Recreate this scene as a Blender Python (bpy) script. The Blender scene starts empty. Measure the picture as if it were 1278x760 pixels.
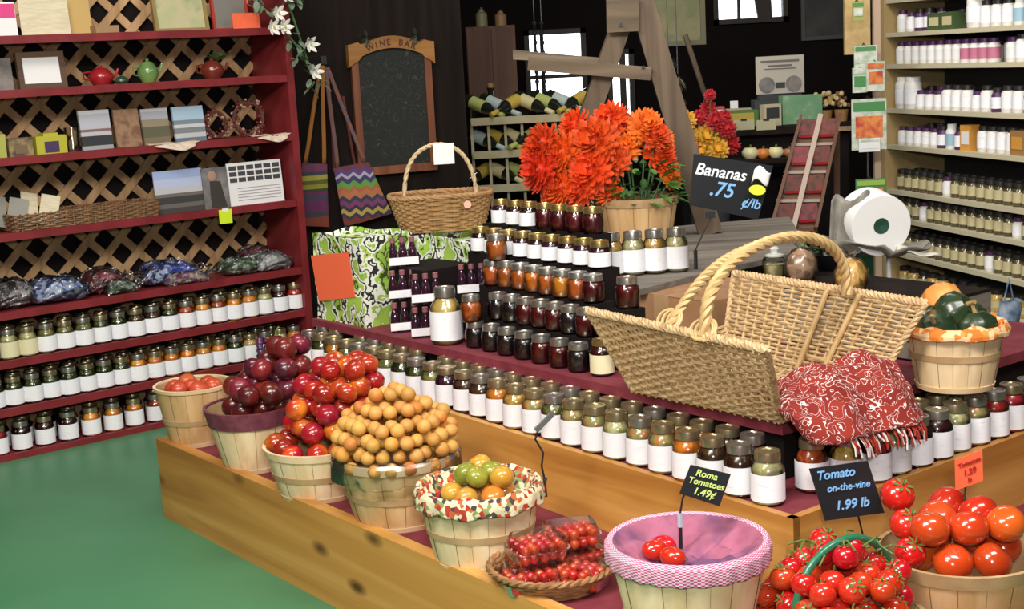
import bpy, math, random
from mathutils import Vector as V, Matrix
random.seed(7)
PI = math.pi
scene = bpy.context.scene
COL = scene.collection

# ------------------------------------------------------------------ camera
FPX, CAMH = 1750.0, 1.5
PHI, ROLL = math.atan(306.5 / FPX), math.atan(0.053)
fw = V((0, math.cos(PHI), -math.sin(PHI)))
R0 = V((1, 0, 0)); U0 = V((0, math.sin(PHI), math.cos(PHI)))
RT = R0 * math.cos(ROLL) - U0 * math.sin(ROLL)
UP = R0 * math.sin(ROLL) + U0 * math.cos(ROLL)
CAM = V((0, 0, CAMH))
cd = bpy.data.cameras.new('camera'); cam = bpy.data.objects.new('camera', cd); COL.objects.link(cam)
cd.sensor_fit = 'HORIZONTAL'; cd.sensor_width = 36; cd.lens = 36 * FPX / 1278
cam.matrix_world = Matrix(((RT.x, UP.x, -fw.x, 0), (RT.y, UP.y, -fw.y, 0), (RT.z, UP.z, -fw.z, CAMH), (0, 0, 0, 1)))
scene.camera = cam

# ------------------------------------------------------------------ view, world, lights
scene.view_settings.view_transform = 'Standard'; scene.view_settings.look = 'None'
scene.view_settings.gamma = 1; scene.view_settings.use_curve_mapping = False
scene.view_settings.exposure = 0.5
w = bpy.data.worlds.new('daylight'); scene.world = w; w.use_nodes = True
w.node_tree.nodes['Background'].inputs[0].default_value = (0.86, 0.93, 1.0, 1)
w.node_tree.nodes['Background'].inputs[1].default_value = 3.0
def area(name, loc, target, size, power, color=(1, .95, .88), sizey=None):
    l = bpy.data.lights.new(name, 'AREA'); l.energy = power; l.color = color; l.size = size
    if sizey: l.shape = 'RECTANGLE'; l.size_y = sizey
    o = bpy.data.objects.new(name, l); COL.objects.link(o); o.location = loc
    o.rotation_euler = (V(target) - V(loc)).to_track_quat('-Z', 'Y').to_euler()
    return o
area('unseen_ceiling_light', (-0.6, 1.6, 2.9), (-.1, 3.9, .3), 1.3, 62, sizey=.5)
area('unseen_ceiling_light', (1.4, 2.2, 2.9), (.9, 4.2, .3), 1.3, 38, sizey=.5)
area('unseen_ceiling_light', (-1.2, 4.2, 2.9), (-1.3, 6, .5), 1.2, 22, sizey=.4)
area('camera_flash', (0.12, -.02, 1.72), (0.05, 4, .7), .16, 30, (1, .98, .95))
area('unseen_ceiling_light', (1.1, 5.2, 2.9), (2.0, 6.2, .6), 1.0, 19, sizey=.4)
area('unseen_ceiling_light', (-1.7, .9, 2.9), (-.6, 3.8, .2), 1.0, 34, (1, .88, .74), sizey=.4)  # added warm fill from the left onto the baskets, no known fixture
area('unseen_ceiling_light', (.5, 7.3, 2.9), (.2, 8.5, .9), .8, 13, sizey=.3)  # unseen lamp, added to brighten the wine bottles and their labels

# ------------------------------------------------------------------ pixel (of the 1278 x 760 frame) to a point on real planes
def ray(x, y): return fw + RT * ((x - 639) / FPX) - UP * ((y - 380) / FPX)
def onz(x, y, z):
    d = ray(x, y); return CAM + d * ((z - CAMH) / d.z)
def onp(x, y, P, n):
    d = ray(x, y); return CAM + d * ((P - CAM).dot(n) / d.dot(n))
def at(x, y, Y):
    d = ray(x, y); return CAM + d * (Y / d.y)
A1 = math.radians(51.5)
e1 = V((math.sin(A1), math.cos(A1), 0)); e2 = V((-math.cos(A1), math.sin(A1), 0))
T0 = onz(990, 650, .45)
def tp(a, b, z=0): q = T0 + e1 * a + e2 * b; return V((q.x, q.y, z))
ROT1 = math.atan2(e1.y, e1.x)                       # local +X along e1
SP = onz(0, 578, 0.0)                               # foot of the left shelf at the left frame edge
def sp(s, d, z): q = SP + e1 * s + e2 * d; return V((q.x, q.y, z))   # d = depth behind the front
SN = -e2
D3 = math.atan(-422 / 1750.); e3 = V((math.sin(D3), math.cos(D3), 0)); n3 = V((-math.cos(D3), math.sin(D3), 0))
_r = ray(1278, 200); P3 = CAM + _r * (5.6 / _r.y)
def rp(t, d, z): q = P3 + e3 * t - n3 * d; return V((q.x, q.y, z))
def facing(p): return math.atan2(-p[0], p[1])       # turn of local -Y towards the photographer's side

# ------------------------------------------------------------------ materials
MATS = {}
def nodes_of(m):
    m.use_nodes = True; nt = m.node_tree; return nt, nt.nodes, nt.links, nt.nodes['Principled BSDF']
def ramp(N, stops, interp='LINEAR'):
    r = N.new('ShaderNodeValToRGB'); r.color_ramp.interpolation = interp
    el = r.color_ramp.elements
    while len(el) > 1: el.remove(el[-1])
    el[0].position, el[0].color = stops[0][0], (*stops[0][1], 1)
    for p, c in stops[1:]:
        e = el.new(p); e.color = (*c, 1)
    return r
def mat(name, col, rough=.5, metal=0, coat=0, col2=None, scale=20, kind='noise', lo=.35, hi=.65, bump=0, vary=0, stretch=(1, 1, 1), sss=0, interp='LINEAR', bscale=None):
    if name in MATS: return MATS[name]
    m = bpy.data.materials.new(name); nt, N, L, b = nodes_of(m)
    b.inputs['Base Color'].default_value = (*col, 1); b.inputs['Roughness'].default_value = rough
    b.inputs['Metallic'].default_value = metal; b.inputs['Coat Weight'].default_value = coat; b.inputs['Coat Roughness'].default_value = .08
    tc = N.new('ShaderNodeTexCoord'); mp = N.new('ShaderNodeMapping'); mp.inputs['Scale'].default_value = stretch
    L.new(tc.outputs['Object'], mp.inputs['Vector'])
    oi = N.new('ShaderNodeObjectInfo'); sc_ = N.new('ShaderNodeVectorMath'); sc_.operation = 'SCALE'; sc_.inputs[0].default_value = (7, 11, 5)
    L.new(oi.outputs['Random'], sc_.inputs['Scale']); L.new(sc_.outputs[0], mp.inputs['Location'])
    out = None
    if col2 is not None or bump:
        if kind == 'voronoi': t = N.new('ShaderNodeTexVoronoi')
        elif kind == 'wave': t = N.new('ShaderNodeTexWave'); t.inputs['Distortion'].default_value = 4; t.inputs['Detail'].default_value = 2
        else: t = N.new('ShaderNodeTexNoise'); t.inputs['Detail'].default_value = 3
        t.inputs['Scale'].default_value = scale
        L.new(mp.outputs[0], t.inputs['Vector'])
        src = t.outputs[0]
        if kind == 'voronoi' and col2 is not None:
            sep = N.new('ShaderNodeSeparateColor'); L.new(t.outputs['Color'], sep.inputs[0]); src = sep.outputs[0]
    if col2 is not None:
        cols = col2 if isinstance(col2, list) else [col2]
        st = [(lo, col)] + [(lo + (hi - lo) * (i + 1) / len(cols), c) for i, c in enumerate(cols)]
        r = ramp(N, st, interp); L.new(src, r.inputs[0]); out = r.outputs[0]
    if vary:
        hsv = N.new('ShaderNodeHueSaturation')
        if out is not None: L.new(out, hsv.inputs['Color'])
        else: hsv.inputs['Color'].default_value = (*col, 1)
        mr = N.new('ShaderNodeMapRange'); mr.inputs[3].default_value = 1 - vary; mr.inputs[4].default_value = 1 + vary
        L.new(oi.outputs['Random'], mr.inputs[0]); L.new(mr.outputs[0], hsv.inputs['Value'])
        mr2 = N.new('ShaderNodeMapRange'); mr2.inputs[3].default_value = .5 - vary * .06; mr2.inputs[4].default_value = .5 + vary * .06
        mm = N.new('ShaderNodeMath'); mm.operation = 'FRACT'; m7 = N.new('ShaderNodeMath'); m7.operation = 'MULTIPLY'; m7.inputs[1].default_value = 17.3
        L.new(oi.outputs['Random'], m7.inputs[0]); L.new(m7.outputs[0], mm.inputs[0]); L.new(mm.outputs[0], mr2.inputs[0]); L.new(mr2.outputs[0], hsv.inputs['Hue'])
        out = hsv.outputs[0]
    if out is not None: L.new(out, b.inputs['Base Color'])
    if bump:
        if bscale:
            t2 = N.new('ShaderNodeTexNoise'); t2.inputs['Scale'].default_value = bscale; L.new(mp.outputs[0], t2.inputs['Vector']); bs = t2.outputs[0]
        else: bs = t.outputs[0]
        bp = N.new('ShaderNodeBump'); bp.inputs['Strength'].default_value = bump; bp.inputs['Distance'].default_value = .004
        L.new(bs, bp.inputs['Height']); L.new(bp.outputs[0], b.inputs['Normal'])
    if sss:
        b.inputs['Subsurface Weight'].default_value = sss; b.inputs['Subsurface Radius'].default_value = (.02, .01, .005)
    MATS[name] = m; return m
def clear(name, tint=(.96, .98, .97), base=.06, rough=.06, fr=1.45):
    if name in MATS: return MATS[name]
    m = bpy.data.materials.new(name); m.use_nodes = True; nt = m.node_tree; N, L = nt.nodes, nt.links
    for n in list(N): N.remove(n)
    o = N.new('ShaderNodeOutputMaterial'); mx = N.new('ShaderNodeMixShader'); t = N.new('ShaderNodeBsdfTransparent'); g = N.new('ShaderNodeBsdfGlossy')
    t.inputs[0].default_value = (*tint, 1); g.inputs['Roughness'].default_value = rough
    lw = N.new('ShaderNodeFresnel'); lw.inputs[0].default_value = fr
    ad = N.new('ShaderNodeMath'); ad.operation = 'ADD'; ad.use_clamp = True; ad.inputs[1].default_value = base
    L.new(lw.outputs[0], ad.inputs[0]); L.new(ad.outputs[0], mx.inputs[0]); L.new(t.outputs[0], mx.inputs[1]); L.new(g.outputs[0], mx.inputs[2]); L.new(mx.outputs[0], o.inputs[0])
    MATS[name] = m; return m
def wood_mat(name, c1, c2, c3, scale=3.0, axis='X', knots=False, rough=.55):
    """plank: grain lines along one local axis, optional dark knots"""
    if name in MATS: return MATS[name]
    m = bpy.data.materials.new(name); nt, N, L, b = nodes_of(m)
    tc = N.new('ShaderNodeTexCoord'); mp = N.new('ShaderNodeMapping')
    s = {'X': (.25, 5, 5), 'Y': (5, .25, 5), 'Z': (5, 5, .25)}[axis]; mp.inputs['Scale'].default_value = s
    L.new(tc.outputs['Object'], mp.inputs[0])
    n = N.new('ShaderNodeTexNoise'); n.inputs['Scale'].default_value = scale; n.inputs['Detail'].default_value = 6; n.inputs['Distortion'].default_value = .7
    L.new(mp.outputs[0], n.inputs['Vector'])
    r = ramp(N, [(.32, c1), (.5, c2), (.68, c3)]); L.new(n.outputs[0], r.inputs[0]); out = r.outputs[0]
    if knots:
        mp2 = N.new('ShaderNodeMapping'); mp2.inputs['Scale'].default_value = {'X': (2.4, 5.5, 5.5), 'Y': (5.5, 2.4, 5.5), 'Z': (5.5, 5.5, 2.4)}[axis]
        L.new(tc.outputs['Object'], mp2.inputs[0])
        v = N.new('ShaderNodeTexVoronoi'); v.inputs['Scale'].default_value = 1.0; L.new(mp2.outputs[0], v.inputs['Vector'])
        r2 = ramp(N, [(.06, (1, 1, 1)), (.15, (0, 0, 0))]); L.new(v.outputs['Distance'], r2.inputs[0])
        mx = N.new('ShaderNodeMix'); mx.data_type = 'RGBA'; mx.inputs[7].default_value = (c1[0] * .28, c1[1] * .22, c1[2] * .2, 1)
        L.new(r2.outputs[0], mx.inputs[0]); L.new(out, mx.inputs[6]); out = mx.outputs[2]
    L.new(out, b.inputs['Base Color']); b.inputs['Roughness'].default_value = rough
    MATS[name] = m; return m
def bands_mat(name, stops, zmin, zmax, zig=0, freq=8, axis=2, rough=.9, across=0):
    """woven stripes along an object axis, with a zigzag"""
    m = bpy.data.materials.new(name); nt, N, L, b = nodes_of(m); b.inputs['Roughness'].default_value = rough
    tc = N.new('ShaderNodeTexCoord'); sx = N.new('ShaderNodeSeparateXYZ'); L.new(tc.outputs['Object'], sx.inputs[0])
    mr = N.new('ShaderNodeMapRange'); mr.inputs[1].default_value = zmin; mr.inputs[2].default_value = zmax
    if zig:
        pm = N.new('ShaderNodeMath'); pm.operation = 'PINGPONG'; pm.inputs[1].default_value = 1.0 / freq
        L.new(sx.outputs[across], pm.inputs[0])
        mu = N.new('ShaderNodeMath'); mu.operation = 'MULTIPLY_ADD'; mu.inputs[1].default_value = zig * freq
        L.new(pm.outputs[0], mu.inputs[0]); L.new(sx.outputs[axis], mu.inputs[2]); L.new(mu.outputs[0], mr.inputs[0])
    else: L.new(sx.outputs[axis], mr.inputs[0])
    r = ramp(N, stops, 'CONSTANT'); L.new(mr.outputs[0], r.inputs[0]); L.new(r.outputs[0], b.inputs['Base Color'])
    MATS[name] = m; return m
def squiggle_mat(name, bg, fg, scale, width=.03, dist=1.5, rough=.85, bg2=None):
    if name in MATS: return MATS[name]
    m = bpy.data.materials.new(name); nt, N, L, b = nodes_of(m); b.inputs['Roughness'].default_value = rough
    tc = N.new('ShaderNodeTexCoord'); n = N.new('ShaderNodeTexNoise'); n.inputs['Scale'].default_value = scale; n.inputs['Distortion'].default_value = dist; n.inputs['Detail'].default_value = 0
    L.new(tc.outputs['Object'], n.inputs['Vector'])
    r = ramp(N, [(0, bg), (.5 - width, fg), (.5 + width, bg2 or bg)], 'CONSTANT'); L.new(n.outputs[0], r.inputs[0]); L.new(r.outputs[0], b.inputs['Base Color'])
    MATS[name] = m; return m
def checker_mat(name, c1, c2, scale, rough=.85):
    if name in MATS: return MATS[name]
    m = bpy.data.materials.new(name); nt, N, L, b = nodes_of(m); b.inputs['Roughness'].default_value = rough
    tc = N.new('ShaderNodeTexCoord'); ck = N.new('ShaderNodeTexChecker'); ck.inputs['Scale'].default_value = scale
    ck.inputs[1].default_value = (*c1, 1); ck.inputs[2].default_value = (*c2, 1)
    L.new(tc.outputs['UV'], ck.inputs[0]); L.new(ck.outputs[0], b.inputs['Base Color']); MATS[name] = m; return m

# ------------------------------------------------------------------ mesh helpers
class MB:
    def __init__(s): s.v = []; s.f = []; s.m = []; s.uv = {}
    def add(s, vs, fs, mi=0):
        o = len(s.v); s.v += [tuple(x) for x in vs]
        for f in fs: s.f.append(tuple(i + o for i in f)); s.m.append(mi)
        return s
    def hexa(s, p, mi=0):       # 4 bottom points, 4 top points
        return s.add(p, [(3, 2, 1, 0), (4, 5, 6, 7), (0, 1, 5, 4), (1, 2, 6, 5), (2, 3, 7, 6), (3, 0, 4, 7)], mi)
    def box(s, c, d, mi=0, rz=0, M=None):
        x, y, z = d[0] / 2, d[1] / 2, d[2] / 2
        p = [V(q) for q in ((-x, -y, -z), (x, -y, -z), (x, y, -z), (-x, y, -z), (-x, -y, z), (x, -y, z), (x, y, z), (-x, y, z))]
        R = M if M is not None else Matrix.Rotation(rz, 3, 'Z')
        return s.hexa([R @ q + V(c) for q in p], mi)
    def prism(s, poly, z0, z1, mi=0):
        n = len(poly)
        return s.add([(p[0], p[1], z0) for p in poly] + [(p[0], p[1], z1) for p in poly],
                     [tuple(range(n - 1, -1, -1)), tuple(range(n, 2 * n))] + [(i, (i + 1) % n, n + (i + 1) % n, n + i) for i in range(n)], mi)
    def bar(s, a, b, wd, th, mi=0, up=V((0, 0, 1))):
        """rectangular bar between two points, wide across 'side', thick along the rest"""
        a, b = V(a), V(b); d = (b - a).normalized(); side = d.cross(up)
        if side.length < 1e-4: side = d.cross(V((0, 1, 0)))
        side.normalize(); n = side.cross(d)
        w_, t_ = side * wd / 2, n * th / 2
        return s.hexa([a - w_ - t_, a + w_ - t_, a + w_ + t_, a - w_ + t_, b - w_ - t_, b + w_ - t_, b + w_ + t_, b - w_ + t_], mi)
    def lathe(s, prof, seg=16, c=(0, 0, 0), mi=0, a0=0, a1=2 * PI, rfun=None, mfun=None, sq=1):
        full = abs(a1 - a0 - 2 * PI) < 1e-6; na = seg if full else seg + 1
        o = len(s.v)
        for k, (r, z) in enumerate(prof):
            for i in range(na):
                t = a0 + (a1 - a0) * i / seg; rr = r * (rfun(t, k) if rfun else 1)
                s.v.append((c[0] + rr * math.cos(t), c[1] + rr * math.sin(t) * sq, c[2] + z))
        for k in range(len(prof) - 1):
            for i in range(seg):
                j = (i + 1) % na if full else i + 1
                s.f.append((o + k * na + i, o + k * na + j, o + (k + 1) * na + j, o + (k + 1) * na + i)); s.m.append(mfun(k, i) if mfun else mi)
        return s
    def tube(s, pts, r, seg=6, mi=0, cap=True, closed=False):
        pts = [V(p) for p in pts]; n = len(pts); o = len(s.v); ref = None
        for i, p in enumerate(pts):
            if closed: t = pts[(i + 1) % n] - pts[i - 1]
            else: t = pts[min(i + 1, n - 1)] - pts[max(i - 1, 0)]
            t = t.normalized() if t.length > 1e-9 else V((0, 0, 1))
            if ref is None: ref = t.orthogonal().normalized()
            ref = (ref - t * ref.dot(t)); ref = ref.normalized() if ref.length > 1e-6 else t.orthogonal().normalized()
            bi = t.cross(ref); rr = r[i] if isinstance(r, (list, tuple)) else r
            for k in range(seg):
                a = 2 * PI * k / seg; s.v.append(tuple(p + (ref * math.cos(a) + bi * math.sin(a)) * rr))
        for i in range(n if closed else n - 1):
            j = (i + 1) % n
            for k in range(seg):
                l = (k + 1) % seg
                s.f.append((o + i * seg + k, o + i * seg + l, o + j * seg + l, o + j * seg + k)); s.m.append(mi)
        if cap and not closed:
            s.f.append(tuple(o + k for k in range(seg))[::-1]); s.m.append(mi); s.f.append(tuple(o + (n - 1) * seg + k for k in range(seg))); s.m.append(mi)
        return s
    def ball(s, c, r, seg=12, rings=8, mi=0, sc=(1, 1, 1), dimple=0, M=None):
        o = len(s.v); vs = []
        for k in range(rings + 1):
            ph = PI * k / rings
            for i in range(seg):
                t = 2 * PI * i / seg; rr = math.sin(ph); z = math.cos(ph)
                if dimple: z -= dimple * math.exp(-(rr / .35) ** 2) * (1 if z > 0 else -.4)
                q = V((rr * math.cos(t) * sc[0], rr * math.sin(t) * sc[1], z * sc[2])) * r
                if M is not None: q = M @ q
                vs.append(q + V(c))
        fs = [(k * seg + i, (k + 1) * seg + i, (k + 1) * seg + (i + 1) % seg, k * seg + (i + 1) % seg) for k in range(rings) for i in range(seg)]
        return s.add(vs, fs, mi)
    def grid(s, fn, nu, nv, mi=0, mfun=None):
        vs = [fn(i / nu, j / nv) for j in range(nv + 1) for i in range(nu + 1)]
        o = len(s.v); s.v += [tuple(x) for x in vs]
        for j in range(nv):
            for i in range(nu):
                a = o + j * (nu + 1) + i; s.f.append((a, a + 1, a + nu + 2, a + nu + 1)); s.m.append(mfun(i, j) if mfun else mi)
        return s
    def mesh(s, name, mats, smooth=False, merge=True):
        me = bpy.data.meshes.new(name); me.from_pydata(s.v, [], s.f)
        for m in (mats if isinstance(mats, (list, tuple)) else [mats]): me.materials.append(m)
        me.polygons.foreach_set('material_index', s.m)
        if smooth:
            me.polygons.foreach_set('use_smooth', [True] * len(s.f))
        me.update(); me.validate()
        if smooth:
            try: me.set_sharp_from_angle(angle=math.radians(40))
            except Exception: pass
        return me
    def build(s, name, mats, parent=None, smooth=False, loc=None):
        o = bpy.data.objects.new(name, s.mesh(name, mats, smooth)); COL.objects.link(o)
        if parent is not None: o.parent = parent
        if loc is not None: o.location = loc
        return o
def tag(o, label=None, cat=None, group=None, kind=None):
    if label: o['label'] = label
    if cat: o['category'] = cat
    if group: o['group'] = group
    if kind: o['kind'] = kind
    return o
def thing(name, label, cat, loc=(0, 0, 0), rz=0, group=None):
    o = bpy.data.objects.new(name, None); COL.objects.link(o); o.location = loc; o.rotation_euler = (0, 0, rz); o.empty_display_size = .05
    return tag(o, label, cat, group)
def put(name, me, parent, loc=(0, 0, 0)):
    o = bpy.data.objects.new(name, me); COL.objects.link(o); o.parent = parent; o.location = loc; return o
def children(o): return [c for c in COL.objects if c.parent == o]
KIDS = {}
def copy_tree(src, loc, rz=0, label=None, group=None, scale=None):
    r = src.copy(); COL.objects.link(r); r.location = loc; r.rotation_euler = (0, 0, rz)
    if label: r['label'] = label
    if group: r['group'] = group
    if scale: r.scale = scale if isinstance(scale, (tuple, list)) else (scale,) * 3
    if src.name not in KIDS:
        KIDS[src.name] = [(c, [g for g in COL.objects if g.parent == c]) for c in COL.objects if c.parent == src]
    for ch, gs in KIDS[src.name]:
        c = ch.copy(); COL.objects.link(c); c.parent = r
        for g in gs:
            d = g.copy(); COL.objects.link(d); d.parent = c
    return r
USED = {}
def clone(proto, loc, rz=0, label=None, group=None, scale=None):
    """the first placement moves the prototype itself, later ones are copies"""
    if proto.name not in USED:
        USED[proto.name] = (proto.location.copy(),)
        KIDS[proto.name] = [(c, [g for g in COL.objects if g.parent == c]) for c in COL.objects if c.parent == proto]
        proto.location = loc; proto.rotation_euler = (0, 0, rz)
        if label: proto['label'] = label
        if group: proto['group'] = group
        if scale: proto.scale = scale if isinstance(scale, (tuple, list)) else (scale,) * 3
        return proto
    return copy_tree(proto, loc, rz, label, group, scale)
def text_mesh(name, s, size, m, shear=0, depth=.0006, align='CENTER', bold=0):
    c = bpy.data.curves.new('lettering', 'FONT'); c.body = s; c.size = size; c.extrude = depth; c.shear = shear; c.align_x = align; c.align_y = 'CENTER'; c.offset = bold
    o = bpy.data.objects.new('lettering', c); COL.objects.link(o)
    bpy.context.view_layer.update()
    me = bpy.data.meshes.new_from_object(o.evaluated_get(bpy.context.evaluated_depsgraph_get()))
    COL.objects.unlink(o); bpy.data.objects.remove(o); me.name = name; me.materials.clear(); me.materials.append(m)
    return me
ORD = ['first', 'second', 'third', 'fourth', 'fifth', 'sixth', 'seventh', 'eighth', 'ninth', 'tenth', 'eleventh', 'twelfth', 'thirteenth', 'fourteenth', 'fifteenth', 'sixteenth',
       'seventeenth', 'eighteenth', 'nineteenth', 'twentieth', 'twenty-first', 'twenty-second', 'twenty-third', 'twenty-fourth', 'twenty-fifth', 'twenty-sixth', 'twenty-seventh', 'twenty-eighth', 'twenty-ninth', 'thirtieth',
       'thirty-first', 'thirty-second', 'thirty-third', 'thirty-fourth', 'thirty-fifth', 'thirty-sixth', 'thirty-seventh', 'thirty-eighth', 'thirty-ninth', 'fortieth']
def struct(o): o['kind'] = 'structure'; return o
def proj(p):
    v = V(p) - CAM; q = v.dot(fw); return 639 + FPX * v.dot(RT) / q, 380 - FPX * v.dot(UP) / q
def placed(parent, loc, rot):
    """a child's place"""
    parent.location = loc; parent.rotation_euler = rot

# ================================================================== palette
M_floor = mat('green_painted_floor', (.062, .215, .105), .42, col2=(.076, .245, .122), scale=1.6, bump=.05, bscale=40)
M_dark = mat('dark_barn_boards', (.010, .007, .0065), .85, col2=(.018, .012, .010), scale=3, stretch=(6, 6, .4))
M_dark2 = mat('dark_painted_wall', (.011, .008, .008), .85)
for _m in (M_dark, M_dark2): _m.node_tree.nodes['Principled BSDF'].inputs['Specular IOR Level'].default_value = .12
M_ceil = mat('ceiling_boards', (.30, .26, .21), .8)
M_pine = wood_mat('golden_pine', (.40, .165, .03), (.56, .27, .06), (.70, .39, .11), 2.2, 'Y', knots=True, rough=.42)
M_pinex = wood_mat('golden_pine_long', (.40, .165, .03), (.56, .27, .06), (.70, .39, .11), 2.2, 'X', knots=True, rough=.42)
M_red = mat('barn_red_paint', (.16, .012, .016), .45, col2=(.22, .02, .026), scale=9)
M_cloth = mat('wine_red_cloth', (.15, .014, .026), .8, col2=(.21, .028, .045), scale=14)
M_lat = wood_mat('lattice_lath', (.30, .17, .075), (.44, .27, .13), (.56, .36, .19), 3, 'Z', rough=.7)
M_gold = mat('jar_lid_gold', (.50, .42, .26), .3, metal=.9)
M_goldb = mat('jar_lid_brass', (.50, .36, .14), .3, metal=.9)
M_silver = mat('jar_lid_silver', (.46, .44, .40), .3, metal=.9)
M_lidblk = mat('black_lid', (.012, .012, .014), .35)
M_lidwht = mat('white_plastic', (.75, .74, .72), .4)
M_label = mat('paper_label', (.86, .87, .92), .7, col2=[(.86, .87, .92), (.70, .72, .80)], scale=90, stretch=(.35, .35, 1.6), lo=.45, hi=.75)
M_labely = mat('cream_label', (.72, .68, .44), .7)
M_glass = clear('jar_glass', base=.035)
M_film = clear('clear_plastic_film', (.95, .96, .96), base=.05, rough=.22, fr=1.25)
M_green = mat('leaf_green', (.05, .16, .03), .5, col2=(.10, .26, .05), scale=8, vary=.2)
def food(name, a, b, s=70, c=None): return mat(name, a, .25, coat=.5, col2=[b, c] if c else b, scale=s, kind='voronoi', lo=.2, hi=.8, vary=.12)
FOOD = {
 'dark green pickle': food('dark_green_preserve', (.018, .028, .008), (.06, .075, .015)),
 'green pepper': food('green_preserve', (.10, .11, .03), (.22, .20, .06)),
 'yellow relish': food('yellow_preserve', (.45, .27, .05), (.62, .42, .14), 90),
 'orange peach': food('orange_preserve', (.55, .20, .02), (.75, .34, .04), 35, (.6, .18, .02)),
 'amber honey': food('amber_preserve', (.45, .13, .01), (.62, .22, .02), 20),
 'red salsa': food('red_preserve', (.28, .03, .01), (.42, .09, .02), 90),
 'mixed vegetable': food('mixed_preserve', (.45, .33, .14), (.30, .30, .10), 80, (.55, .22, .08)),
 'pale corn': food('pale_preserve', (.55, .48, .28), (.38, .38, .14), 90),
 'purple beet': food('purple_preserve', (.035, .006, .022), (.06, .01, .04), 40),
 'dark berry': food('dark_preserve', (.022, .004, .006), (.05, .01, .01), 30),
 'brown bean': food('brown_preserve', (.035, .014, .007), (.09, .04, .015), 60),
 'red pepper': food('red_pepper_preserve', (.30, .015, .015), (.45, .03, .03), 60),
 'wine red jelly': food('wine_red_preserve', (.07, .006, .008), (.11, .01, .012), 20),
 'orange marmalade': food('marmalade', (.35, .075, .012), (.5, .13, .02), 40),
 'mustard': mat('mustard', (.58, .42, .13), .3, coat=.4),
 'black berry': food('black_preserve', (.008, .006, .007), (.02, .012, .014), 30),
}
CONT = {'dark green pickle': 'dark green pickles', 'green pepper': 'green pickled peppers', 'yellow relish': 'yellow relish', 'orange peach': 'orange peach slices', 'amber honey': 'amber preserve',
        'red salsa': 'red salsa', 'mixed vegetable': 'mixed pickled vegetables', 'pale corn': 'pale corn relish', 'purple beet': 'purple pickled beets', 'dark berry': 'dark berry preserve', 'brown bean': 'brown pickle',
        'red pepper': 'red peppers', 'wine red jelly': 'wine red jelly', 'orange marmalade': 'orange marmalade', 'mustard': 'yellow mustard', 'black berry': 'black preserve'}

# ================================================================== the setting
def wall_seg(name, a, b, z0, z1, th, m, holes=()):
    """a wall from a to b (2D), with rectangular holes (s0,s1,z0,z1) along it; thickness away from the room"""
    a, b = V((*a, 0)), V((*b, 0)); d = (b - a); Lh = d.length; d.normalize(); n = V((-d.y, d.x, 0))
    mb = MB()
    def blk(s0, s1, q0, q1):
        if s1 - s0 < 1e-4 or q1 - q0 < 1e-4: return
        p = [a + d * s0, a + d * s1, a + d * s1 + n * th, a + d * s0 + n * th]
        mb.prism([(q.x, q.y) for q in p], q0, q1)
    cur = 0
    for (s0, s1, h0, h1) in sorted(holes):
        blk(cur, s0, z0, z1); blk(s0, s1, z0, h0); blk(s0, s1, h1, z1); cur = s1
    blk(cur, Lh, z0, z1)
    return struct(mb.build(name, m))
struct(MB().prism([(-5, -3), (6, -3), (6, 12.6), (-5, 12.6)], -.1, 0).build('floor', M_floor))
struct(MB().prism([(-5, -3), (6, -3), (6, 12.6), (-5, 12.6)], 3.05, 3.15).build('ceiling', M_ceil))
wl0, wl1 = sp(-4.5, .42, 0), sp(1.62, .42, 0)
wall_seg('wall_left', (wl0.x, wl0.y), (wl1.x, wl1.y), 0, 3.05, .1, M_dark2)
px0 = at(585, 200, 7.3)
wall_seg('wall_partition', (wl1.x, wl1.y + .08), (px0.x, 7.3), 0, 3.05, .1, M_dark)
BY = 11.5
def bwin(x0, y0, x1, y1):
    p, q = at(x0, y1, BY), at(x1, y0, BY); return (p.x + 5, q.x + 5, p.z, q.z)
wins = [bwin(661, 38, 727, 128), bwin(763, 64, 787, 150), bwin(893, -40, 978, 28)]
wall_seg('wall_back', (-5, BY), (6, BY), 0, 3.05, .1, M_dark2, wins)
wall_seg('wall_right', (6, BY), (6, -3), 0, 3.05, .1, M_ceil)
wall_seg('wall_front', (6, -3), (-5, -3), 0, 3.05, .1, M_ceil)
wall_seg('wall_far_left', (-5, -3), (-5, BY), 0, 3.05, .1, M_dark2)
M_frame = mat('dark_window_frame', (.05, .035, .03), .6); M_pane = clear('window_glass', (1, 1, 1), base=.02)
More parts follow.
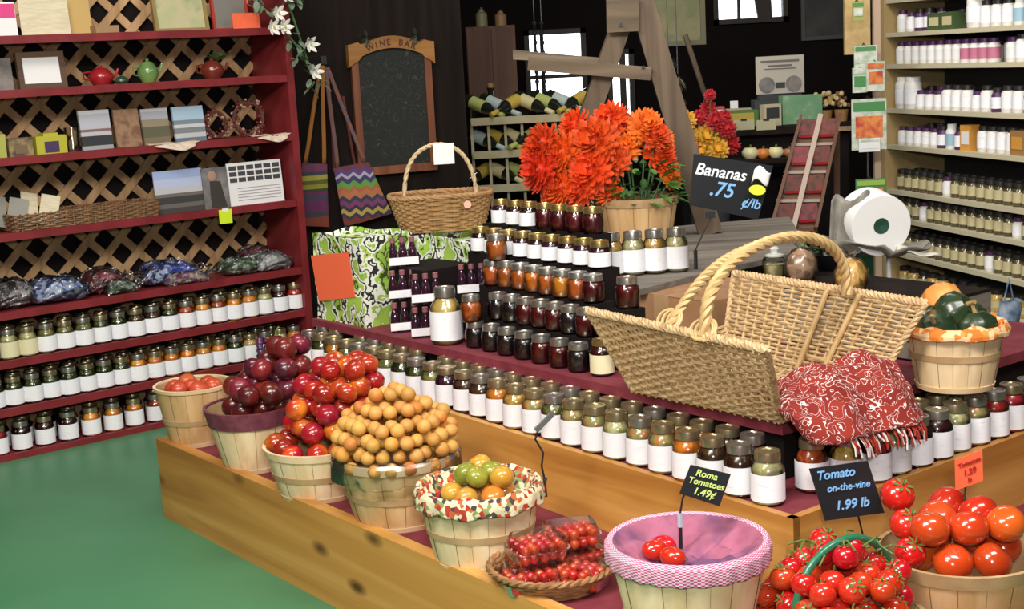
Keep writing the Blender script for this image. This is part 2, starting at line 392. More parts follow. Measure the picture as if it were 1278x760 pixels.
for i, (s0, s1, h0, h1) in enumerate(wins):
    f = MB(); x0, x1 = s0 - 5, s1 - 5; t = .02
    for bx_ in ((x0 - t, x0 + t), (x1 - t, x1 + t)): f.box(((bx_[0] + bx_[1]) / 2, BY - .01, (h0 + h1) / 2), (2 * t, .08, h1 - h0 + .04))
    for zz in (h0, h1): f.box(((x0 + x1) / 2, BY - .01, zz), (x1 - x0 + .04, .08, .04))
    if i == 0: f.box((x0 + (x1 - x0) * .26, BY, (h0 + h1) / 2), (.025, .04, h1 - h0)); f.box(((x0 + x1) / 2, BY, h0 + (h1 - h0) * .36), (x1 - x0, .04, .03))
    if i == 1: f.box((x0 + (x1 - x0) * .6, BY, (h0 + h1) / 2), (.05, .04, h1 - h0))
    if i == 2: f.box((x0 + (x1 - x0) * .34, BY, (h0 + h1) / 2), (.025, .04, h1 - h0)); f.hexa([(x0 + (x1 - x0) * .62, BY - .01, h0), (x0 + (x1 - x0) * .82, BY - .01, h0), (x0 + (x1 - x0) * .82, BY + .03, h0), (x0 + (x1 - x0) * .62, BY + .03, h0), (x0 + (x1 - x0) * .5, BY - .01, h1), (x0 + (x1 - x0) * .8, BY - .01, h1), (x0 + (x1 - x0) * .8, BY + .03, h1), (x0 + (x1 - x0) * .5, BY + .03, h1)])
    wo = struct(f.build('window_%d' % (i + 1), M_frame))
    MB().box(((x0 + x1) / 2, BY + .05, (h0 + h1) / 2), (x1 - x0, .008, h1 - h0)).build('pane', M_pane, wo)

# ================================================================== the red shelving unit with lattice, on the left
LS0, LS1 = -1.0, 1.46
LZ = [.010, .199, .395, .592, .905, 1.204, 1.468, 1.678]
DEP = .30
lroot = thing('shelving_unit', 'tall barn-red wooden shelving unit with crossed lattice back against the left wall', 'shelving unit', tuple(sp(0, 0, 0)), ROT1)
def lbox(mb, s0, s1, d0, d1, z0, z1, mi=0):     # local x = along e1, y = depth
    return mb.box(((s0 + s1) / 2, (d0 + d1) / 2, (z0 + z1) / 2), (s1 - s0, d1 - d0, z1 - z0), mi)
for k, z in enumerate(LZ):
    mb = MB(); lbox(mb, LS0, LS1, .012, DEP, z - .012, z + .010)
    if k == 0: lbox(mb, LS0, LS1, .0, .02, z - .010, z + .035 - .02)
    else: lbox(mb, LS0, LS1, 0, .014, z - .018, z + .014)
    mb.build('shelf', M_red, lroot)
for s in (LS0, LS1):
    lbox(MB(), s, s + .035, -.005, DEP + .02, 0, 2.0).build('side_panel', M_red, lroot)
lat = MB()
def slat(mb, c, sgn, d):
    z0, z1, s0, s1 = .03, 1.98, LS0 + .04, LS1
    # points on s = c + sgn*(z - z0)
    za, zb = z0, z1
    lo_, hi_ = (s0 - c) / sgn + z0, (s1 - c) / sgn + z0
    if lo_ > hi_: lo_, hi_ = hi_, lo_
    za, zb = max(za, lo_), min(zb, hi_)
    if zb - za < .04: return
    mb.bar((c + sgn * (za - z0), d, za), (c + sgn * (zb - z0), d, zb), .035, .007, 0, up=V((0, 1, 0)))
c = LS0 - 2.2
while c < LS1 + 2.2:
    slat(lat, c, 1, DEP + .006); slat(lat, c + .07, -1, DEP + .016); c += .150
lat.build('lattice_back', M_lat, lroot)
MB().box((.23, DEP + .045, 1.0), (2.44, .012, 1.96)).build('back_board', M_dark2, lroot)

# ================================================================== stepped display stand in the middle
TSK, BSK = .05, .02
ZB, ZT, ZC = .26, .45, .60
stand = thing('display_stand', 'stepped golden pine display stand with raised tiers and wine red shelf cloth on green floor', 'display stand', (T0.x, T0.y, 0), ROT1)
def q_(a, b, sk): return (a + sk * b, b)
def beam(a0, b0, a1_, b1, th_dir, z0, z1, m, name, sk=0):
    """plank whose outer face runs (a0,b0)-(a1,b1) and thickens by th_dir"""
    p = [q_(a0, b0, sk), q_(a1_, b1, sk), q_(a1_ + th_dir[0], b1 + th_dir[1], sk), q_(a0 + th_dir[0], b0 + th_dir[1], sk)]
    # order anticlockwise
    ar = sum(p[i][0] * p[(i + 1) % 4][1] - p[(i + 1) % 4][0] * p[i][1] for i in range(4))
    if ar < 0: p = p[::-1]
    return MB().prism(p, z0, z1).build(name, m, stand)
BO = -.45
beam(BO, -.56, BO, 2.47, (.04, 0), .0, .278, M_pine, 'side_plank', BSK)
beam(BO + .04, 2.47, 2.0, 2.47, (0, -.04), .0, .278, M_pinex, 'end_plank', BSK)
beam(BO + .04, -.56, 2.0, -.56, (0, .04), .0, .278, M_pinex, 'front_plank', BSK)
MB().prism([q_(BO + .04, -.52, BSK), q_(2.0, -.52, 0), q_(2.0, 2.43, 0), q_(BO + .04, 2.43, BSK)], .235, ZB).build('bin_floor', M_cloth, stand)
beam(.0, .0, .0, 2.425, (.022, 0), ZB, ZT + .004, M_pine, 'tier_plank', TSK)
beam(.0, .0, 1.6, .0, (0, .022), ZB, ZT + .004, M_pinex, 'tier_plank', 0)
MB().prism([q_(.022, .022, TSK), (1.6, .022), (1.6, 2.42), q_(.022, 2.42, TSK)], ZT - .02, ZT).build('tier_floor', M_cloth, stand)
CS = .04
MB().prism([q_(.185, .19, CS), (1.6, .19), (1.6, 2.45), q_(.14, 2.45, CS)], ZC - .028, ZC).build('step_cloth', M_cloth, stand)
MB().prism([q_(.21, .21, CS), (1.6, .21), (1.6, 2.42), q_(.17, 2.42, CS)], ZT, ZC - .028).build('step_board', M_dark2, stand)

# ================================================================== jars
def jar_prof(r, h, kind):
    if kind == 'quart': return [(0, 0), (r * .86, 0), (r, .05 * h), (r, .60 * h), (r * .93, .68 * h), (r * .66, .79 * h), (r * .60, .85 * h), (r * .60, .93 * h)]
    if kind == 'jam': return [(0, 0), (r * .82, 0), (r * .97, .08 * h), (r, .3 * h), (r, .55 * h), (r * .93, .70 * h), (r * .78, .80 * h), (r * .76, .88 * h)]
    return [(0, 0), (r * .86, 0), (r, .05 * h), (r, .64 * h), (r * .94, .71 * h), (r * .76, .80 * h), (r * .71, .85 * h), (r * .71, .93 * h)]
JM = {}
def jar_meshes(kind, r, h, food_, lid, label):
    key = (kind, r, h, food_, lid, label)
    if key in JM: return JM[key]
    p = jar_prof(r, h, kind); seg = 18
    g = ('g', kind, r, h)
    if g not in JM:
        JM[g] = MB().lathe(p, seg).mesh('jar_glass', M_glass, True)
        lh = p[-1][1]; lr = p[-1][0] * 1.10
        JM[('lid', kind, r, h)] = MB().lathe([(lr, lh - .10 * h), (lr, lh + .02 * h), (lr * .96, h), (lr * .8, h), (lr * .78, h - .002), (0, h - .002)], seg)
        JM[('lab', kind, r, h)] = MB().lathe([(r * 1.012, .09 * h), (r * 1.03, .09 * h), (r * 1.03, .60 * h), (r * 1.012, .60 * h)], 14, a0=-PI / 2 - 1.6, a1=-PI / 2 + 1.6)
    ip = [(a * .955, max(.003, b * .985)) for a, b in p[:-2]] + [(p[-2][0] * .9, p[-2][1] * .96), (0, p[-2][1] * .965)]
    cm = ('c', kind, r, h, food_)
    if cm not in JM: JM[cm] = MB().lathe(ip, seg).mesh('jar_contents', FOOD[food_], True)
    lm = ('lm', kind, r, h, lid)
    if lm not in JM: JM[lm] = JM[('lid', kind, r, h)].mesh('jar_lid', {'gold': M_gold, 'silver': M_silver, 'brass': M_goldb, 'black': M_lidblk}[lid], True)
    am = ('am', kind, r, h, label)
    if label and am not in JM: JM[am] = JM[('lab', kind, r, h)].mesh('jar_label', {'white': M_label, 'cream': M_labely}[label], True)
    JM[key] = (JM[g], JM[cm], JM[lm], JM[am] if label else None); return JM[key]
JPROTO = {}
def jar(food_, loc, label, group, kind='pint', r=.0395, h=.127, lid='gold', lab='white', turn=0, name='preserve_jar'):
    key = (kind, r, h, food_, lid, lab)
    rz = facing(loc) + turn
    if key not in JPROTO:
        g, cn, l, lb = jar_meshes(kind, r, h, food_, lid, lab)
        t = thing(name, label, 'jar', loc, rz, group)
        put('glass', g, t); put('contents', cn, t); put('lid', l, t)
        if lb: put('label', lb, t)
        JPROTO[key] = t; return t
    return copy_tree(JPROTO[key], loc, rz, label, group)

# jars along the two edges of the tier
rowA = [('dark green pickle', 2)] * 2 + [('orange peach', 1), ('green pepper', 2), ('dark green pickle', 2), ('dark green pickle', 2), ('green pepper', 2), ('dark green pickle', 2), ('dark green pickle', 1), ('green pepper', 2),
        ('purple beet', 2), ('brown bean', 2), ('brown bean', 2), ('orange peach', 2), ('yellow relish', 2), ('mixed vegetable', 2), ('green pepper', 2), ('mixed vegetable', 2), ('mixed vegetable', 2), ('pale corn', 2), ('mixed vegetable', 2),
        ('mixed vegetable', 2), ('amber honey', 2), ('brown bean', 2), ('brown bean', 2), ('pale corn', 1)]
nA = len(rowA)
for k, (fd, n_) in enumerate(rowA):
    b = 2.36 - k * (2.36 - .125) / (nA - 1)
    for d_ in range(n_):
        a = .055 + TSK * b + d_ * .083 + random.uniform(-.003, .003)
        bb = b + (0 if d_ == 0 else .03) + random.uniform(-.002, .002)
        pos = tp(a, bb, ZT)
        if d_ == 0: lb = '%s jar from the left in the long tier row, %s' % (ORD[k], CONT[fd])
        else: lb = 'jar half hidden behind the %s front jar of the long tier row' % ORD[k]
        jar(fd, tuple(pos), lb, 'jars along the long edge of the tier', turn=random.uniform(-.3, .15), lid='gold' if k % 4 else 'silver')
rowB = ['red salsa', 'yellow relish', 'red pepper', 'pale corn', 'purple beet', 'dark berry', 'pale corn', 'mixed vegetable', 'red pepper', 'red pepper', 'red pepper']
for k, fd in enumerate(rowB):
    a = .205 + k * .0812 if k < 1 else .19 + k * .085
    pos = tp(a, (.115 if k == 0 else .070 if k == 1 else .050) + random.uniform(-.003, .003), ZT)
    jar(fd, tuple(pos), '%s jar from the near corner on the right-hand tier edge, holding %s' % (ORD[k], CONT[fd]), 'jars along the right-hand edge of the tier', turn=random.uniform(0, .25), lid='silver' if k % 3 else 'gold')
for k in range(5, 9):
    fd = ['dark berry', 'pale corn', 'red pepper'][k % 3]
    jar(fd, tuple(tp(.235 + k * .085, .136, ZT)), 'jar standing behind the %s jar of the right-hand tier edge' % ORD[k], 'jars along the right-hand edge of the tier', lid='gold')

# jars on the lower shelves of the red unit
G, O, Yl, R_, D, Br, P, Gp = 'dark green pickle', 'orange peach', 'yellow relish', 'red salsa', 'dark berry', 'brown bean', 'pale corn', 'green pepper'
LR = {2: [R_, P, P, Gp, Gp, Gp, G, G, Br, Br, G, R_, O, 'red salsa', O, 'orange peach', P, D, 'red pepper'],
      1: [G, G, G, G, G, G, G, G, O, O, O, O, O, O, G, 'mixed vegetable', O, P, O],
      0: ['red pepper', D, D, D, O, O, O, 'red salsa', O, O, 'red salsa', G, G, G]}
NM = {2: 'upper red jar shelf', 1: 'middle red jar shelf', 0: 'lowest red jar shelf'}
for sh, row in LR.items():
    for k, fd in enumerate(row):
        s = .02 + k * (.0785 if sh == 2 else (.0775 if sh == 1 else .0985)) + (.01 if sh else 0)
        jar(fd, tuple(sp(s, .058 + random.uniform(-.004, .004), LZ[sh] + .010)), '%s jar from the left on the %s, %s' % (ORD[k], NM[sh], CONT[fd]),
            'preserve jars on the red shelving unit', turn=random.uniform(-.15, .15), h=.122, lid='silver' if (k + sh) % 2 else 'gold', lab=('cream' if sh == 2 and k in (1, 2) else (None if sh == 2 and k == 0 else 'white')))
for sh in (0, 1, 2):
    for k in range(9 if sh == 0 else 17):
        fd = LR[sh][(k + 1) % len(LR[sh])]
        jar(fd, tuple(sp(.06 + k * (.098 if sh == 0 else .081), .15, LZ[sh] + .010)), '%s jar from the left in the back rank of the %s' % (ORD[k], NM[sh]),
            'preserve jars on the red shelving unit', h=.122, lid='gold')

# ================================================================== stepped stack of small jam jars
jr = MB()
steps = [(.222, ZC, 0), (.285, ZC + .088, 1), (.352, ZC + .176, 2), (.425, ZC + .264, 3), (.53, ZC + .345, 4)]
def tps(a, b, z=0): return tp(a + TSK * b, b, z)
riser = thing('jar_riser', 'dark stepped wooden riser hidden under the stacked jam jars', 'riser', (T0.x, T0.y, 0), ROT1)
for (a, z, k), (ba, bb) in zip(steps[1:], [(1.012, 1.53), (1.048, 1.65), (1.098, 1.81), (1.252, 1.86)]):
    MB().prism([q_(a - .026, ba, TSK), q_(a + .046, ba, TSK), q_(a + .046, bb, TSK), q_(a - .026, bb, TSK)], ZC if k < 2 else ZC + .001 * k, z - .0001).build('step', M_dark2, riser)
def jrow(step, bs, foods, lids='silver', lab=None, gname='jam jars on the stepped riser', kind='jam', r=.035, h=.084, da=0, dz=0, desc=''):
    a, z, k_ = steps[step]
    for k, b in enumerate(bs):
        fd = foods[k % len(foods)]
        l_ = lab[k % len(lab)] if isinstance(lab, list) else lab
        jar(fd, tuple(tps(a + da + random.uniform(-.003, .003), b, z + dz)), '%s small jar from the left %s, %s' % (ORD[k], desc, CONT[fd]), gname, kind, r, h, lids, l_, name='jam_jar')
def sp_n(b0, b1, n): return [b0 + (b1 - b0) * i / (n - 1) for i in range(n)]
jrow(0, sp_n(1.54, 1.015, 7), ['black berry', 'black berry', 'black berry', 'black berry', 'wine red jelly', 'wine red jelly', 'black berry'], desc='in the bottom row of the stack')
jrow(1, sp_n(1.49, 1.05, 7), ['black berry', 'black berry', 'wine red jelly', 'wine red jelly', 'wine red jelly', 'black berry', 'wine red jelly'], desc='in the second row of the stack')
jrow(2, sp_n(1.60, 1.085, 8), ['orange marmalade', 'orange marmalade', 'orange marmalade', 'amber honey', 'orange marmalade', 'amber honey', 'orange marmalade', 'wine red jelly'], desc='in the middle row of the stack')
jrow(3, sp_n(1.76, 1.135, 9), ['dark berry', 'purple beet'], 'brass', 'white', desc='in the fourth row of the stack')
jrow(4, sp_n(1.78, 1.29, 7), ['purple beet', 'dark berry', 'dark berry', 'wine red jelly', 'wine red jelly', 'wine red jelly', 'wine red jelly'], 'brass', ['white', 'white', 'white', None, None, None, None], desc='in the top row of the stack')
jar('dark berry', tuple(tps(.235, .925, ZC)), 'taller dark jar with a cream label at the right end of the bottom row', 'jam jars on the stepped riser', 'pint', .034, .105, 'brass', 'cream', name='jam_jar')
jar('orange marmalade', tuple(tps(.215, 1.545, ZC + .0845)), 'orange marmalade jar stacked on a dark jar right behind the big mustard jar', 'jam jars on the stepped riser', 'jam', .035, .084, 'silver', None, name='jam_jar')
jar('orange marmalade', tuple(tps(.352, 1.575, ZC + .2605)), 'lone marmalade jar standing on top of the middle row of jars', 'jam jars on the stepped riser', 'jam', .035, .084, 'silver', None, name='jam_jar')
jar('mustard', tuple(tps(.195, 1.665, ZC)), 'large quart jar of yellow mustard with a white label in front of the stacks', 'jars along the long edge of the tier', 'quart', .052, .185, 'silver', 'white', name='mustard_jar')
# packs of small bottles left of the mustard jar
crate0 = MB().prism([q_(.235, 1.86, CS), q_(.60, 1.86, CS), q_(.60, 2.10, CS), q_(.235, 2.10, CS)], ZC, ZC + .21)
for (a, b, z, n_) in [(.215, 2.02, ZC, 3), (.215, 1.90, ZC, 3), (.25, 2.02, ZC + .105, 3), (.25, 1.90, ZC + .105, 3), (.29, 2.035, ZC + .21, 2)]:
    pass
def bottle_pack(a, b, z, label):
    t = thing('bottle_pack', label, 'bottles', tuple(tps(a, b, z)), facing(tp(a, b, z)) + .1, 'packs of small dark bottles')
    for k in range(3):
        put('bottle', BM['b'], t, ((k - 1) * .034, 0, 0)); put('cap', BM['c'], t, ((k - 1) * .034, 0, .098))
    put('wrap_label', BM['l'], t); return t
BM = {'b': MB().lathe([(0, 0), (.0145, 0), (.0165, .006), (.0165, .05), (.013, .066), (.0085, .08), (.0085, .098)], 12).mesh('small_bottle', mat('dark_bottle', (.03, .008, .02), .12, coat=1), True),
      'c': MB().lathe([(.0095, -.012), (.0095, .004), (0, .004)], 10).mesh('cap', mat('pink_cap', (.28, .10, .12), .35), True),
      'l': MB().box((0, -.018, .022), (.104, .003, .026)).mesh('wrap_label', M_label)}
for a, b, z, l in [(.21, 1.945, ZC, 'pack of small dark bottles in the bottom layer beside the green bag'), (.205, 1.805, ZC, 'pack of small dark bottles in the bottom layer next to the mustard jar'),
                   (.235, 1.985, ZC + .104, 'pack of small dark bottles in the middle layer against the green bag'), (.24, 1.845, ZC + .104, 'pack of small dark bottles in the middle layer nearer the mustard jar'),
                   (.275, 2.035, ZC + .208, 'pack of small dark bottles on the very top of its pile'),
                   (.36, 1.74, ZC + .13, 'pack of small dark bottles peeking out behind the lid of the mustard jar')]:
    bottle_pack(a, b, z, l)
MB().prism([q_(.245, 1.80, TSK), q_(.5, 1.80, TSK), q_(.5, 2.08, TSK), q_(.245, 2.08, TSK)], ZC, ZC + .1038).build('step', M_dark2, riser)
MB().prism([q_(.26, 1.88, TSK), q_(.5, 1.88, TSK), q_(.5, 2.12, TSK), q_(.26, 2.12, TSK)], ZC + .1038, ZC + .2078).build('step', M_dark2, riser)
MB().prism([q_(.31, 1.67, TSK), q_(.5, 1.67, TSK), q_(.5, 1.799, TSK), q_(.31, 1.799, TSK)], ZC, ZC + .1298).build('step', M_dark2, riser)

# ================================================================== splint baskets and fruit
M_sp = wood_mat('pale_basket_splint', (.72, .52, .29), (.84, .65, .40), (.92, .76, .52), 3, 'Z', rough=.62)
M_sp2 = wood_mat('tan_basket_splint', (.52, .31, .13), (.66, .42, .20), (.76, .53, .29), 3, 'Z', rough=.62)
M_hoop = mat('basket_hoop_wood', (.72, .51, .28), .6, col2=(.84, .65, .42), scale=14)
M_hoop2 = mat('darker_hoop_wood', (.42, .27, .13), .6, col2=(.55, .38, .20), scale=14)
M_hoopr = mat('plum_red_rim_cloth', (.13, .025, .045), .75, col2=(.20, .05, .075), scale=40)
M_inside = mat('basket_inside', (.42, .27, .13), .8)
def splint_basket(label, loc, rt, rb, h, n=18, staves=None, hoop=None, rim=None, mid=.40, rimh=.030, group=None, name='splint_basket', rz=0, cat='basket'):
    t = thing(name, label, cat, tuple(loc), rz, group)
    staves = staves or M_sp; hoop = hoop or M_hoop; rim = rim or hoop
    rad = lambda z: rb + (rt - rb) * (z / h) ** .85
    st = MB()
    for i in range(n):
        a = 2 * PI * i / n; wd = 2 * PI / n * .975; K = 5; o = .0012 * (i % 2)
        def P(u, v):
            zz = h * v * .985; r = rad(zz) + o + .0012 * math.cos((u - .5) * PI); t_ = a + (u - .5) * wd
            return (r * math.cos(t_), r * math.sin(t_), zz)
        st.grid(P, 3, K)
    st.build('staves', staves, t, True)
    MB().lathe([(0, .004), (rb * .97, .004), (rad(h * .5) - .004, h * .5), (rt - .004, h * .97)], 28).build('lining', M_inside, t, True)
    def hp(z, hh, th, m, nm):
        r0, r1 = rad(z), rad(z + hh)
        return MB().lathe([(r0 + .0015, z), (r0 + th, z), (r1 + th, z + hh), (r1 - .004, z + hh), (r1 - .004, z + hh * .4)], 32).build(nm, m, t, True)
    hp(h - rimh, rimh, .006, rim, 'rim_hoop')
    if mid: hp(h * mid, .017, .0045, M_hoop2 if hoop is M_hoop else hoop, 'middle_hoop')
    MB().lathe([(rb * .2, 0), (rb + .004, 0), (rad(.012) + .005, .014), (rad(.014) + .0015, .014)], 32).build('bottom_hoop', hoop, t, True)
    MB().lathe([(0, .001), (rb, .001), (rb, .008), (0, .008)], 24).build('base', hoop, t)
    return t
def floorpt(x, y): return onz(x, y, ZB) + e1 * .022
B1 = floorpt(240, 552); B2 = floorpt(311, 584); B3 = floorpt(394, 616); B4 = floorpt(492, 650); B5 = floorpt(594, 699); B6 = floorpt(853, 812)
splint_basket('small tan splint basket of tomatoes, farthest left on the display stand', B1, .128, .088, .205, 14, M_sp2, M_hoop, rimh=.012, mid=.38)
splint_basket('splint basket with a plum red rim band, heaped with dark plums', B2, .142, .088, .205, 12, M_sp, M_hoop, M_hoopr, rimh=.055, mid=None)
splint_basket('low pale basket with a tan hoop, heaped with nectarines', B3, .158, .115, .155, 18, M_sp, M_hoop, rimh=.022, mid=.42)
splint_basket('tan basket lined with clear plastic, heaped with small apricots', B4, .166, .118, .195, 16, M_sp2, M_hoop, rimh=.025, mid=.42)
splint_basket('pale basket with a floral cloth liner holding green and orange tomatoes', B5, .152, .115, .195, 20, M_sp, M_hoop, rimh=.02, mid=.42)
splint_basket('large pale basket with a pink checked liner and three red tomatoes', B6, .164, .112, .235, 20, M_sp, M_hoop, rimh=.02, mid=.3)

# liners ----------------------------------------------------------------
def liner(label, name, loc, h, r, m, drop, ruffle=.012, n=16, inner=None, uv=None, seed=1, dip=.06, scal=.2):
    """cloth folded over a rim: outer fall, top roll and inner bowl, one mesh"""
    rnd = random.Random(seed); ph = [rnd.uniform(0, 6.28) for _ in range(6)]
    NU = 120
    prof = [(r + .012, -drop), (r + .013, -drop * .5), (r + .010, -.004), (r + .004, .006), (r - .006, .004), (r - .02, -.02), (r - .035, -dip)]
    if inner: prof += [(r * .6, -dip * 1.1), (r * .3, -dip * 1.0), (.004, -dip * .9)]
    def fn(u, v):
        k = v * (len(prof) - 1); i = min(int(k), len(prof) - 2); f = k - i
        rr = prof[i][0] * (1 - f) + prof[i + 1][0] * f; z = prof[i][1] * (1 - f) + prof[i + 1][1] * f
        t = u * 2 * PI
        wv = math.sin(t * n + ph[0]) * .6 + math.sin(t * (n * .6 // 1) + ph[1]) * .4
        out = max(0, 1 - v * 3.2)
        rr += ruffle * wv * out
        if v < .35: z += scal * drop * math.sin(t * n * .5 // 1 + ph[2]) * (1 - v / .35) * .5
        if v > .55: z += .012 * math.sin(t * 3 + ph[3] + rr * 40) * (v - .55) * 2 * (rr / r); 
        if v > .6: z += .008 * math.sin(t * 7 + ph[4] - rr * 60) * min(1, rr / r * 1.4)
        return (rr * math.cos(t), rr * math.sin(t), z)
    mb = MB().grid(fn, NU, 30)
    o = mb.build(name, m, None, True); o.location = (loc[0], loc[1], loc[2] + h)
    if uv:
        uvl = o.data.uv_layers.new(name='UVMap'); co = [v_.co for v_ in o.data.vertices]
        for lp in o.data.loops:
            i = lp.vertex_index; iu = i % (NU + 1); iv = i // (NU + 1)
            uvl.data[lp.index].uv = (iu / NU, iv / 30 * uv)
    sm = o.modifiers.new('thickness', 'SOLIDIFY'); sm.thickness = .0012; sm.offset = 0
    return tag(o, label, 'liner')
M_floral = mat('floral_liner_cloth', (.70, .64, .42), .85, col2=[(.42, .035, .02), (.72, .66, .45), (.06, .05, .05), (.78, .72, .5), (.25, .30, .10), (.75, .70, .5), (.5, .12, .03), (.8, .74, .52)], scale=85, kind='voronoi', lo=.0, hi=1.0, interp='CONSTANT')
liner('floral cloth liner folded over the rim of the tomato basket beside the apricots', 'basket_liner', B5, .195, .152, M_floral, .040, .006, 18, seed=3, dip=.05)
liner('crumpled clear plastic liner hanging over the rim of the apricot basket', 'plastic_liner', B4, .195, .168, M_film, .055, .006, 14, seed=5, dip=.03)
M_ging = checker_mat('pink_gingham', (.78, .62, .70), (.50, .05, .20), 1.0)
M_pinkin = mat('pink_lining_cloth', (.27, .065, .13), .9, col2=[(.38, .12, .20), (.15, .06, .14)], scale=9)
def pink_liner():
    r = .163; NU = 140
    prof = [(r + .007, -.040), (r + .010, -.02), (r + .010, -.004), (r + .003, .006), (r - .010, .002), (r - .03, -.016), (r * .62, -.045), (r * .3, -.055), (.003, -.058)]
    rnd = random.Random(4)
    def fn(u, v):
        k = v * (len(prof) - 1); i = min(int(k), len(prof) - 2); f = k - i
        rr = prof[i][0] * (1 - f) + prof[i + 1][0] * f; z = prof[i][1] * (1 - f) + prof[i + 1][1] * f; t = u * 2 * PI
        rr += .003 * math.sin(t * 24) * max(0, 1 - v * 3)
        q = max(0, v - .5) * 2
        if q > 0:
            x, y = rr * math.cos(t), rr * math.sin(t)
            z += min(1, q * 2) * 1.5 * (.006 * math.sin(x * 70 + 3 * math.sin(y * 40)) + .005 * math.sin(y * 60 + x * 35 + 1) + .010 * math.exp(-((math.hypot(x - .045, y + .01) - .05) / .012) ** 2)) * min(1, rr / .03)
        return (rr * math.cos(t), rr * math.sin(t), z)
    mb = MB().grid(fn, NU, 40, mfun=lambda i, j: 0 if j < 19 else 1)
    o = mb.build('basket_liner', [M_ging, M_pinkin], None, True); o.location = (B6.x, B6.y, ZB + .238)
    uvl = o.data.uv_layers.new(name='UVMap')
    for lp in o.data.loops:
        i = lp.vertex_index; uvl.data[lp.index].uv = ((i % (NU + 1)) / NU * 150, (i // (NU + 1)) / 40 * 44)
    o.modifiers.new('thickness', 'SOLIDIFY').thickness = .0012
    return tag(o, 'pink cloth liner with a checked edge spread over the large front basket', 'liner')
pink_liner()

# fruit -----------------------------------------------------------------
def fruitmesh(name, r, m, sc=(1, 1, .92), dim=.12, seg=16, rings=11): return MB().ball((0, 0, 0), r, seg, rings, 0, sc, dim).mesh(name, m, True)
M_plum = mat('dark_plum_skin', (.10, .010, .018), .28, coat=.35, col2=[(.20, .015, .018), (.06, .01, .022)], scale=9, vary=.35)
M_nect = mat('nectarine_skin', (.30, .014, .010), .24, coat=.5, col2=[(.40, .03, .01), (.70, .18, .02)], scale=9, lo=.38, hi=.66, vary=.25)
M_apri = mat('apricot_skin', (.56, .27, .05), .55, col2=[(.60, .33, .08), (.56, .20, .03)], scale=11, vary=.14)
M_tom = mat('tomato_skin', (.52, .035, .008), .2, coat=.8, col2=(.66, .09, .012), scale=5, vary=.14)
M_tomr = mat('ripe_tomato_skin', (.48, .012, .006), .2, coat=.8, col2=(.58, .03, .01), scale=5, vary=.12)
M_tomo = mat('orange_tomato_skin', (.62, .20, .02), .25, coat=.6, col2=(.52, .30, .04), scale=6, vary=.15)
M_tomg = mat('green_tomato_skin', (.20, .26, .03), .25, coat=.6, col2=(.36, .32, .04), scale=6, vary=.15)
M_tomf = mat('pale_red_tomato_skin', (.55, .11, .04), .35, coat=.3, col2=(.45, .06, .02), scale=7, vary=.15)
M_calyx = mat('tomato_calyx', (.10, .17, .03), .6)
def heap(center, R, r, height, keepout=None, jitter=.13, seed=1, flat=1.0, shell=2.3, zs=1.62, lean=(0, 0), avoid=None):
    """positions of fruit heaped into a dome; only the fruit near its surface"""
    rnd = random.Random(seed); out = []; k = 0
    while True:
        z = k * zs * r
        q = 1 - (z / height) ** 2 if z < height else -1
        if q <= 0: break
        Rk = (R - r) * math.sqrt(q) if k else R - r
        ox, oy = (0, 0) if k % 2 == 0 else (r, r * .58)
        ox += lean[0] * z; oy += lean[1] * z
        nrow = int(Rk / (r * 1.75)) + 2
        for j in range(-nrow, nrow + 1):
            for i in range(-nrow, nrow + 1):
                x = (i + .5 * (j % 2)) * 2.04 * r + ox; y = j * 1.77 * r + oy
                d = math.hypot(x - lean[0] * z, y - lean[1] * z)
                if d > Rk: continue
                if avoid and math.hypot(center[0] + x - avoid[0], center[1] + y - avoid[1]) < avoid[2]: continue
                znext = z + zs * r
                Rn = (R - r) * math.sqrt(max(0, 1 - (znext / height) ** 2)) if znext < height else 0
                if d < Rn - shell * r * .5 - r * .6: continue
                out.append((center[0] + x + rnd.uniform(-jitter, jitter) * r, center[1] + y + rnd.uniform(-jitter, jitter) * r, center[2] + z + rnd.uniform(-jitter, jitter) * r, k))
        k += 1
    return out
LAY = ['rim layer', 'second layer', 'third layer', 'fourth layer', 'fifth layer', 'top layer', 'very top', 'very top']
def fill(pts, meshes, name, noun, place, cat, group, squash=1, stem=None, seed=2, extra=None):
    """one object for each fruit; the label counts it from the left inside its layer"""
    rnd = random.Random(seed); by = {}
    for p in pts: by.setdefault(p[3], []).append(p)
    for k, ps in by.items():
        ps.sort(key=lambda p: proj(p[:3])[0])
        for i, p in enumerate(ps):
            me, nn = meshes[rnd.randrange(len(meshes))]
            o = bpy.data.objects.new(name, me); COL.objects.link(o); o.location = p[:3]
            o.rotation_euler = (rnd.uniform(-.8, .8), rnd.uniform(-.8, .8), rnd.uniform(0, 6.28)); s_ = rnd.uniform(.94, 1.05); o.scale = (s_,) * 3
            tag(o, '%s %s from the left in the %s of %s' % (ORD[min(i, 39)], nn, LAY[min(k, 7)], place), cat, group)
            if stem: 
                c = bpy.data.objects.new('stem', stem); COL.objects.link(c); c.parent = o
me_pl = fruitmesh('plum', .0375, M_plum); me_ne = fruitmesh('nectarine', .0335, M_nect); me_ap = fruitmesh('apricot', .0205, M_apri, (1, 1, .95), .08, 14, 9)
stem_me = MB().tube([(0, 0, .026), (.001, 0, .034), (.004, 0, .040)], .0016, 5).mesh('stem', mat('fruit_stem', (.08, .05, .02), .7))
fill(heap((B1.x, B1.y, ZB + .192), .122, .033, .055, seed=1), [(fruitmesh('tomato', .033, M_tomf), 'pinkish tomato')], 'tomato', '', 'the far left basket', 'tomato', 'tomatoes in the far left basket')
fill(heap((B2.x + .02, B2.y, ZB + .202), .158, .0365, .215, seed=2, lean=(.62, 0.15)), [(me_pl, 'dark plum')], 'plum', '', 'the plum heap', 'plum', 'dark plums in the heaped basket', stem=None)
